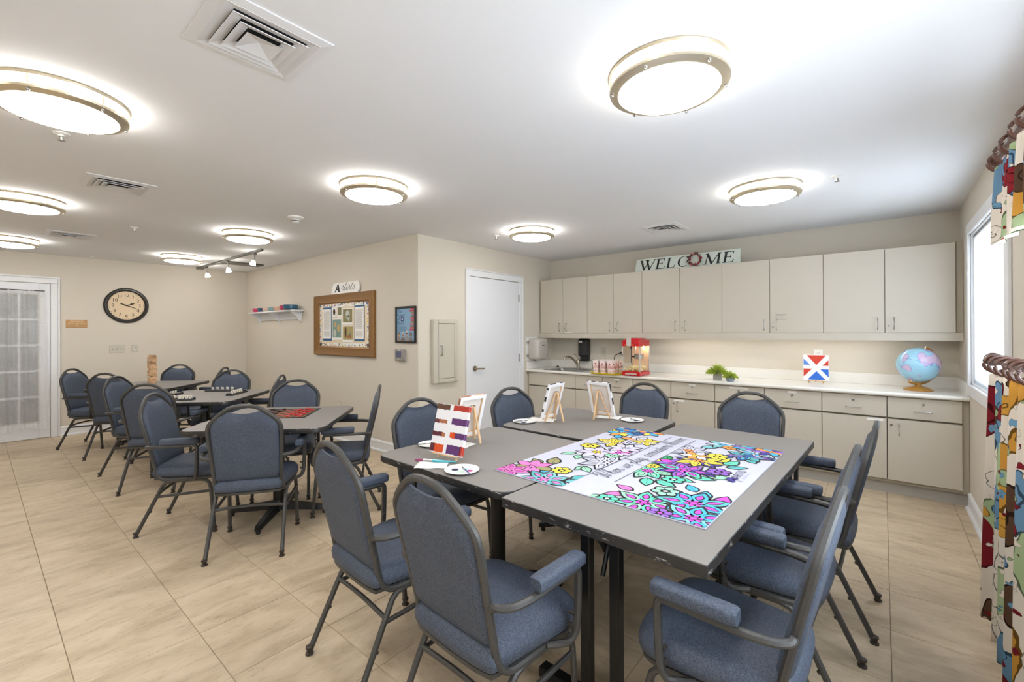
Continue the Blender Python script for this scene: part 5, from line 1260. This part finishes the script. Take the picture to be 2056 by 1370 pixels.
for k in range(7):
    a = PI/2+(k-3)*.55; petal(q, .555, .065, a, .040, .007, 'nv', None, PT+.0032)
q.poly([(.553,.03,PT+.0032),(.557,.03,PT+.0032),(.557,.066,PT+.0032),(.553,.066,PT+.0032)]); q.obj('logo_tree', cm, po, smooth=False, fixn=False)

# ================================================================== EASELS, CANVASES, PAINT THINGS
def easel(loc, deg, elab, clab, paint, h=.25, lean=.27, wc=.20, hc=.25, s=1.0):
    """faces local -y; front feet at y=0, rear foot at y=+.10"""
    e = thing('table_easel', elab, 'easel', loc, math.radians(deg), 'small wooden table easels')
    tp = Vector((0,.058*s,.215*s))
    for sx in (-1,1): MB().tube([(sx*.062*s,0,.007),(sx*.004,tp.y,tp.z)], .014*s, .010*s).obj('front_leg', M['wood'], e, ang=30)
    MB().tube([(0,.115*s,.007),(0,tp.y+.006,tp.z-.004)], .014*s, .010*s).obj('rear_leg', M['wood'], e, ang=30)
    zl = .034*s; yl = tp.y*zl/tp.z
    MB().cbox(-.085*s,.085*s,yl-.026*s,yl-.003,zl-.008,zl,.002).obj('ledge', M['wood'], e, ang=30)
    MB().tube([tp-Vector((0,.012,0)),tp+Vector((0,.016,0))], .004, n=8).obj('hinge_bolt', M['chrome'], e)
    c = thing('painted_canvas', clab, 'painting', (0,0,0), 0, 'small painted canvases')
    rz = math.radians(deg); off = Vector((0,yl-.0235*s,zl+.0005)); off.rotate(Matrix.Rotation(rz,3,'Z'))
    c.location = Vector(loc)+off; c.rotation_euler = (-lean,0,rz)
    t = .015
    MB().cbox(-wc/2,wc/2,0,.003,0,hc,.0008).obj('canvas_face', M['canvas'], c, ang=20)
    for a, b, d_, f in ((-wc/2,-wc/2+.022,0,hc),(wc/2-.022,wc/2,0,hc),(-wc/2+.022,wc/2-.022,0,.022),(-wc/2+.022,wc/2-.022,hc-.022,hc)):
        MB().cbox(a,b,.0032,t,d_,f,.001).obj('stretcher_bar', M['wood'] if False else M['canvas'], c, ang=20)
    MB().box(-wc/2+.022,wc/2-.022,.0032,.0036,.022,hc-.022).obj('raw_back', colm('rawcanvas',(222,214,206),.85), c, smooth=False)
    q = MB()
    for a, b, d_, f in ((-wc/2+.022,-wc/2+.026,.022,hc-.022),(wc/2-.026,wc/2-.022,.022,hc-.022),(-wc/2+.026,wc/2-.026,.022,.027)): q.box(a,b,.0037,.013,d_,f)
    q.obj('bar_inner_edge', M['wood'], c, smooth=False)
    for nm_, col, poly in paint:
        if nm_ == 'f': MB().poly([(x*wc-wc/2, -.0006, z*hc) for x, z in poly]).obj('paint_patch', col, c, smooth=False, fixn=False)
        elif nm_ == 's': # band wrapping the side edge; poly = (side, z0, z1)
            sd, z0, z1 = poly; x = sd*(wc/2+.0006); MB().poly([(x,0,z0*hc),(x,t,z0*hc),(x,t,z1*hc),(x,0,z1*hc)]).obj('paint_edge', col, c, smooth=False, fixn=False)
        elif nm_ == 't': z0, z1 = poly; MB().poly([(z0*wc-wc/2,0,hc+.0006),(z1*wc-wc/2,0,hc+.0006),(z1*wc-wc/2,t,hc+.0006),(z0*wc-wc/2,t,hc+.0006)]).obj('paint_edge', col, c, smooth=False, fixn=False)
    return e
def rect(x0, x1, z0, z1):
    j = lambda: rnd.uniform(-.008,.008); n = 6
    return [(x0+(x1-x0)*k/n, z0+j()) for k in range(n+1)]+[(x1-(x1-x0)*k/n, z1+j()) for k in range(n+1)]
br_ = colm('pt_brown',(96,62,44)); rd_ = colm('pt_red',(178,52,34)); og_ = colm('pt_orange',(214,76,20)); pu_ = colm('pt_purple',(92,46,104)); mr_ = colm('pt_maroon',(92,34,48)); cp_ = colm('pt_copper',(170,104,70)); bk_ = M['ink']; sl_ = colm('pt_slate',(62,66,80))
easel((-1.668,1.500,ZT+.0005), 4, 'small wooden easel holding the striped red and purple painting', 'white canvas painted with red, orange and purple bars, facing the open floor',
  [('f',br_,rect(.0,.42,.88,.99)),('f',rd_,rect(.53,1,.88,.99)),('f',mr_,rect(.0,.16,.60,.68)),('f',cp_,rect(.13,.40,.60,.68)),('f',pu_,rect(.54,1,.60,.73)),('f',mr_,rect(.0,.30,.335,.42)),('f',cp_,rect(.26,.40,.335,.42)),('f',og_,rect(.55,.72,.335,.45)),('f',pu_,rect(.70,1,.335,.45)),('f',mr_,rect(.0,.14,.02,.18)),('f',og_,rect(.11,.42,.02,.18)),('f',pu_,rect(.52,.95,.02,.20)),('f',rd_,rect(.92,1,.02,.20)),('s',rd_,(1,.88,.99)),('s',pu_,(1,.60,.73)),('s',pu_,(1,.335,.45)),('s',rd_,(1,.02,.20)),('t',br_,(0,.42)),('t',rd_,(.53,1))], wc=.215, hc=.245)
easel((-1.868,1.835,ZT+.0005), -92, 'small wooden easel turned away behind the striped painting', 'white canvas with an orange edge seen from behind, next to the striped painting',
  [('t',cp_,(.6,1)),('t',colm('pt_peach',(220,170,130)),(.15,.45)),('t',cp_,(0,.12)),('s',cp_,(1,.55,.98)),('s',cp_,(-1,.3,.4))])
easel((-1.828,2.622,ZT+.0005), -88, 'small wooden easel turned away beside the paper plate near the white door', 'white canvas with black dashes on its edges seen from behind, standing steeply turned',
  [('t',bk_,(.05,.3)),('t',bk_,(.55,.95)),('s',bk_,(1,.2,.28)),('s',bk_,(1,.5,.64)),('s',bk_,(1,.84,.9))])
easel((-1.578,2.945,ZT+.0005), -188, 'small wooden easel turned away in front of the base cabinets', 'white canvas with black and white checked edges seen from behind',
  [('t',bk_,(.0,.08)),('t',bk_,(.32,.48)),('t',bk_,(.62,.80)),('t',bk_,(.94,1)),('s',bk_,(-1,.75,.98)),('s',bk_,(-1,.35,.55)),('s',bk_,(1,.5,.65))])
rd2 = colm('pt_flagred',(206,58,34)); bl2 = colm('pt_flagblue',(36,104,200)); bl3 = colm('pt_skyblue',(94,138,214))
easel((-.500,5.235,ZC+.0005), 6, 'tiny wooden easel on the counter holding the red and blue painting', 'small red and blue triangles painting with white cross bars on the counter',
  [('f',rd2,[(.14,.985),(.90,.985),(.52,.60)]),('f',bl2,[(.16,.02),(.88,.02),(.52,.36)]),('f',bl3,[(.01,.84),(.01,.60),(.28,.60)]),('f',rd2,[(.01,.45),(.35,.45),(.01,.14)]),('f',rd2,[(.99,.80),(.99,.58),(.74,.58)]),('f',bl2,[(.99,.44),(.67,.44),(.99,.13)])], wc=.205, hc=.25, s=.95, lean=.20)

def paper_plate(x, y, label, blobs):
    r = thing('paper_plate', label, 'paper plate', (x,y,ZT+.0005), 0, 'small paper plates used as palettes')
    MB().lathe([(.001,.001),(.05,.0005),(.055,.002),(.066,.007),(.079,.010),(.080,.0112),(.066,.0085),(.054,.0035),(.001,.0025)], 36).obj('plate_body', M['paper'], r)
    for bx_, by_, br2, col in blobs: MB().disc((bx_,by_,.0042), br2, 14).obj('paint_blob', col, r, smooth=False, fixn=False)
    MB().tube([(.074*math.cos(2*PI*k/36), .074*math.sin(2*PI*k/36), .0098) for k in range(36)], .0006, n=4, closed=True).obj('rim_line', colm('rimblue',(120,140,190)), r)
    return r
navyp = colm('pt_navy',(30,36,74)); aquap = colm('pt_aqua',(178,214,216)); mintp = colm('pt_mint',(196,222,206)); mgp = colm('pt_mag',(186,70,140))
paper_plate(-1.485,1.428,'paper plate with navy, aqua and magenta paint beside the striped painting', [(-.035,-.01,.017,navyp),(.0,.028,.018,aquap),(.008,-.018,.018,mintp),(.03,.02,.015,mgp)])
paper_plate(-1.955,1.652,'paper plate mostly hidden behind the striped painting', [(.01,.0,.02,aquap)])
paper_plate(-1.945,2.478,'paper plate with a dark paint smear near the white door', [(.01,-.02,.018,navyp),(-.02,.02,.012,mintp)])
paper_plate(-1.372,2.995,'paper plate with blue paint and brush beside the checked-edge canvas', [(-.02,.0,.018,mintp),(.02,.01,.016,navyp)])
def brush(label, p, q_, hcol, fer, tip, rad=.006, bristle=None):
    p = Vector(p); q_ = Vector(q_); r = thing('paint_brush', label, 'paint brush'); d_ = q_-p
    MB().tube([p+d_*.42, p+d_*.5, p+d_*.72, q_], rad, n=8, taper=(.9,1.05,.85,.4)).obj('handle', hcol, r)
    MB().tube([p+d_*.20, p+d_*.43], rad*.95, n=8).obj('ferrule', fer, r)
    MB().tube([p, p+d_*.06, p+d_*.21], rad*1.05, n=8, taper=(.15,.8,1)).obj('bristles', tip, r)
aq = colm('aqua_handle',(74,168,180),.3); dk = colm('dark_handle',(40,40,60),.4)
zb_ = ZT+.0075
brush('thick aqua-handled paint brush lying on the napkin', (-1.785,1.392,zb_+.001), (-1.590,1.494,zb_+.001), aq, M['chrome'], colm('tip_mag',(150,60,110)), .0065)
brush('thin dark paint brush resting across the painted plate', (-1.512,1.452,ZT+.013), (-1.398,1.395,ZT+.013), colm('blue_handle',(38,60,150),.4), M['chrome'], navyp, .003)
brush('thin dark paint brush poking out from the hidden plate', (-1.93,1.665,ZT+.015), (-2.015,1.545,ZT+.015), dk, M['chrome'], navyp, .003)
brush('aqua paint brush lying behind the checked-edge canvas', (-1.70,3.035,zb_), (-1.545,3.055,zb_), aq, M['chrome'], navyp, .005)
brush('dark paint brush on the plate by the checked-edge canvas', (-1.40,3.01,ZT+.013), (-1.30,2.965,ZT+.015), dk, M['chrome'], navyp, .003)
brush('dark paint brush on the plate near the white door', (-1.93,2.50,ZT+.013), (-1.985,2.415,ZT+.013), dk, M['chrome'], navyp, .003)
def napkin(label, x, y, w, h, deg):
    q = MB(); n = 8
    for j in range(n+1):
        for i in range(n+1): q.v.append(((i/n-.5)*w, (j/n-.5)*h, .0014+.0012*math.sin(i*1.3+j*.9)+.0012*math.cos(j*1.7)*0.3))
    for j in range(n):
        for i in range(n): k = j*(n+1)+i; q.f.append((k,k+1,k+n+2,k+n+1)); q.m.append(0)
    o = q.obj('paper_napkin', M['paper'], loc=(x,y,ZT+.0006), rot=(0,0,math.radians(deg)), ang=180, fixn=False); md = o.modifiers.new('thickness','SOLIDIFY'); md.thickness = .0006; md.offset = 1
    return tag(o, label, 'napkin', 'paper napkins on the tables')
napkin('white paper napkin under the thick aqua brush', -1.672,1.412,.150,.130,38); napkin('white paper napkin beside the easel near the white door', -1.90,2.625,.19,.13,20); napkin('white paper napkin behind the checked-edge canvas', -1.575,3.02,.18,.13,12); napkin('white paper napkin under the turned-away easel by the striped painting', -1.83,1.76,.12,.12,10)

# ================================================================== CHECKERS
cb = thing('checkers_board', 'red and black checkers board on the square table', 'game board', (-3.625,1.575,ZT+.0005), math.radians(47))
MB().cbox(-.205,.205,-.205,.205,0,.004,.001).obj('board', M['ink'], cb)
rq, bq, yq = colm('sq_red',(150,54,40)), colm('sq_black',(40,34,32)), colm('sq_line',(196,150,70))
MB().box(-.182,.182,-.182,.182,.004,.0043).obj('gold_lines', yq, cb, smooth=False)
sq_r = MB().box(-.0212,.0212,-.0212,.0212,0,.0003).mesh('square', rq, False); sq_b = MB().box(-.0212,.0212,-.0212,.0212,0,.0003).mesh('square', bq, False)
for i in range(8):
    for j in range(8): mobj('square', sq_r if (i+j) % 2 else sq_b, cb, (-.1575+i*.045,-.1575+j*.045,.0043))
pc_prof = [(.001,0),(.0165,0),(.0175,.002),(.0175,.007),(.0165,.0085),(.013,.0085),(.012,.0072),(.001,.0072)]
pcr = MB().lathe(pc_prof, 20).mesh('checkers_piece', colm('piece_red',(178,26,34),.3)); pcb = MB().lathe(pc_prof, 20).mesh('checkers_piece', colm('piece_black',(28,26,28),.3))
Rb = Matrix.Rotation(math.radians(47),3,'Z')
for j, me, nm_ in ((0,pcb,'black'),(1,pcb,'black'),(2,pcb,'black'),(5,pcr,'red'),(6,pcr,'red'),(7,pcr,'red')):
    for i in range(8):
        if (i+j) % 2 == 0: continue
        v = Rb @ Vector((-.1575+j*.045,-.1575+i*.045,.0047)); o = mobj('checkers_piece', me, None, Vector((-3.625,1.575,ZT+.0005))+v, (0,0,rnd.uniform(0,3)))
        tag(o, 'round %s plastic checkers piece on the board' % nm_, 'game piece', nm_+' checkers pieces')

# ================================================================== NUMBER TILE RACKS
inkc = [colm('num_red',(190,40,40)), colm('num_green',(60,120,70)), M['ink'], colm('num_blue',(40,80,160))]
tile_me = MB().cbox(-.0125,.0125,-.003,.003,0,.034,.0015).mesh('number_tile', colm('ivory',(232,226,212),.35), ang=30)
def rack(label, x, y, deg, nums, face=True):
    r = thing('tile_rack', label, 'tile rack', (x,y,ZT+.0005), math.radians(deg), 'black number tile racks')
    prof = [(-.035,0),(.035,0),(.030,.018),(.012,.022),(.010,.014),(.000,.014),(-.002,.010),(-.022,.010),(-.024,.006),(-.035,.004)]
    MB().prism(prof, -.15, .15, fn=lambda a,b,c: (c,a,b)).obj('rack_body', M['blackp'], r, ang=30)
    for s_ in (-1,1): MB().prism([(-.036,0),(.036,0),(.030,.024),(.010,.026),(-.034,.008)], -.004, .004, fn=lambda a,b,c: (s_*.152+c,a,b)).obj('end_cap', M['blackp'], r, ang=30)
    rz = math.radians(deg)
    for k, (px_, num, ic) in enumerate(nums):
        o = mobj('number_tile', tile_me, None); o.rotation_euler = (-.30,0,rz); p = Vector((px_,-.002,.0145)); p.rotate(Matrix.Rotation(rz,3,'Z')); o.location = Vector((x,y,ZT+.0005))+p
        mobj('numeral', text_mesh(num, .024, inkc[ic], (1,0,0), (0,0,1), (0,-.0034,.010), 'CENTER'), o)
        tag(o, 'ivory tile numbered %s standing in the rack %s' % (num, label.split('rack ')[1]), 'game tile', 'ivory number tiles')
rack('black tile rack facing the open floor side of the table', -5.155,1.225,46, [(-.10,'5',2),(-.06,'9',1),(-.02,'10',0),(.03,'11',1),(.058,'1',1),(.094,'4',2),(.125,'6',0)])
rack('black tile rack toward the checkers table', -5.19,1.76,135, [(-.10,'7',0),(-.06,'3',2),(-.03,'12',3),(.01,'8',0),(.05,'2',1),(.09,'13',2)])
rack('black tile rack toward the notice board wall', -5.55,1.73,226, [(-.11,'8',1),(-.06,'6',2),(-.01,'2',0),(.04,'11',3),(.09,'5',0)])
rack('black tile rack toward the block tower table', -5.55,1.27,-45, [(-.08,'3',0),(-.04,'9',2),(.0,'7',3),(.04,'4',1),(.08,'1',0)])

# ================================================================== WOODEN BLOCK TOWER
blk = MB().cbox(-.0375,.0375,-.0122,.0122,0,.0188,.0012).mesh('wooden_block', M['block'], ang=30)
tw = Vector((-7.17,1.455,ZT+.0005)); base_a = math.radians(12)
for lv in range(18):
    for k in range(3):
        if (lv, k) in ((4,0),(9,2),(13,0)): continue
        a = base_a+(PI/2 if lv % 2 else 0); off = Vector((rnd.uniform(-.004,.004),(k-1)*.0250,0)); off.rotate(Matrix.Rotation(a,3,'Z'))
        o = mobj('wooden_block', blk, None, tw+off+Vector((0,0,lv*.0190)), (0,0,a+rnd.uniform(-.03,.03)))
        tag(o, 'small pale wooden block stacked in the tall block tower', 'wooden block', 'blocks of the wooden tower')
o = mobj('wooden_block', blk, None, tw+Vector((.012,.0,18*.0190)), (0,0,base_a+.5)); tag(o, 'pale wooden block lying askew on top of the block tower', 'wooden block', 'blocks of the wooden tower')

# ================================================================== FLORAL CURTAINS ON THE WINDOW WALL
XR = .375
def curtain(name, label, z_rod, z_top, z_bot, y_end, y_far, flare, seed, amp=.028):
    r = thing(name, label, 'curtain', group='floral window curtains'); rr = random.Random(seed)
    q = MB(); nu, nv = 220, 24; q.uv = []
    for j in range(nv+1):
        t = j/nv; 
        for i in range(nu+1):
            s_ = i/nu; y = y_end-(y_end-y_far)*s_+flare*t*(1-s_)**3
            ph = s_*(y_end-y_far)/.125*2*PI
            x = XR-.004+amp*(.55+.45*t)*math.sin(ph+.4*math.sin(3*t+s_*9))+.006*math.sin(ph*2.3+1)
            zt = z_top-.030*(1-abs(math.cos(ph/2)))*(1-t)
            zb_ = z_bot+.012*math.sin(ph*1.0)
            q.v.append((x, y, zt+(zb_-zt)*t)); q.uv.append((s_*(y_end-y_far)*1.35, -(zt+(zb_-zt)*t)))
    for j in range(nv):
        for i in range(nu):
            k = j*(nu+1)+i; q.f.append((k,k+1,k+nu+2,k+nu+1)); q.m.append(0)
    o = q.obj('curtain_panel', M['curtain'], r, ang=180, fixn=False); md = o.modifiers.new('thickness','SOLIDIFY'); md.thickness = .0012
    MB().tube([(XR,y_far-.1,z_rod),(XR,y_end+.03,z_rod)], .0165, n=14).obj('rod', M['rod'], r)
    MB().xf(Matrix()).sphere((XR,y_end+.055,z_rod), .030, 16, 12).obj('finial', M['rod'], r)
    MB().tube([(XR,y_end+.026,z_rod),(XR,y_end+.034,z_rod)], .026, n=16).obj('finial_collar', M['rod'], r)
    MB().tube([(X3,y_end-.06,z_rod),(XR,y_end-.06,z_rod)], .010, n=8).obj('wall_bracket', M['rod'], r)
    n = int((y_end-y_far)/.13)
    for k in range(n):
        y = y_end-.005-k*.13+rr.uniform(-.02,.02); tl = rr.uniform(-.5,.5)
        MB().tube([(XR+.036*math.cos(2*PI*m/20), y+.036*math.cos(2*PI*m/20)*tl*.5, z_rod-.016+.036*math.sin(2*PI*m/20)) for m in range(20)], .0068, n=8, closed=True).obj('ring', M['rod'], r)
    return r
curtain('valance_curtain', 'short floral valance on the upper wooden rod by the window', 2.085, 2.04, 1.735, 2.70, 1.95, .06, 3)
curtain('cafe_curtain', 'long floral curtain on the lower wooden rod reaching near the floor', 1.250, 1.205, .11, 2.82, 1.95, .22, 5, .036)
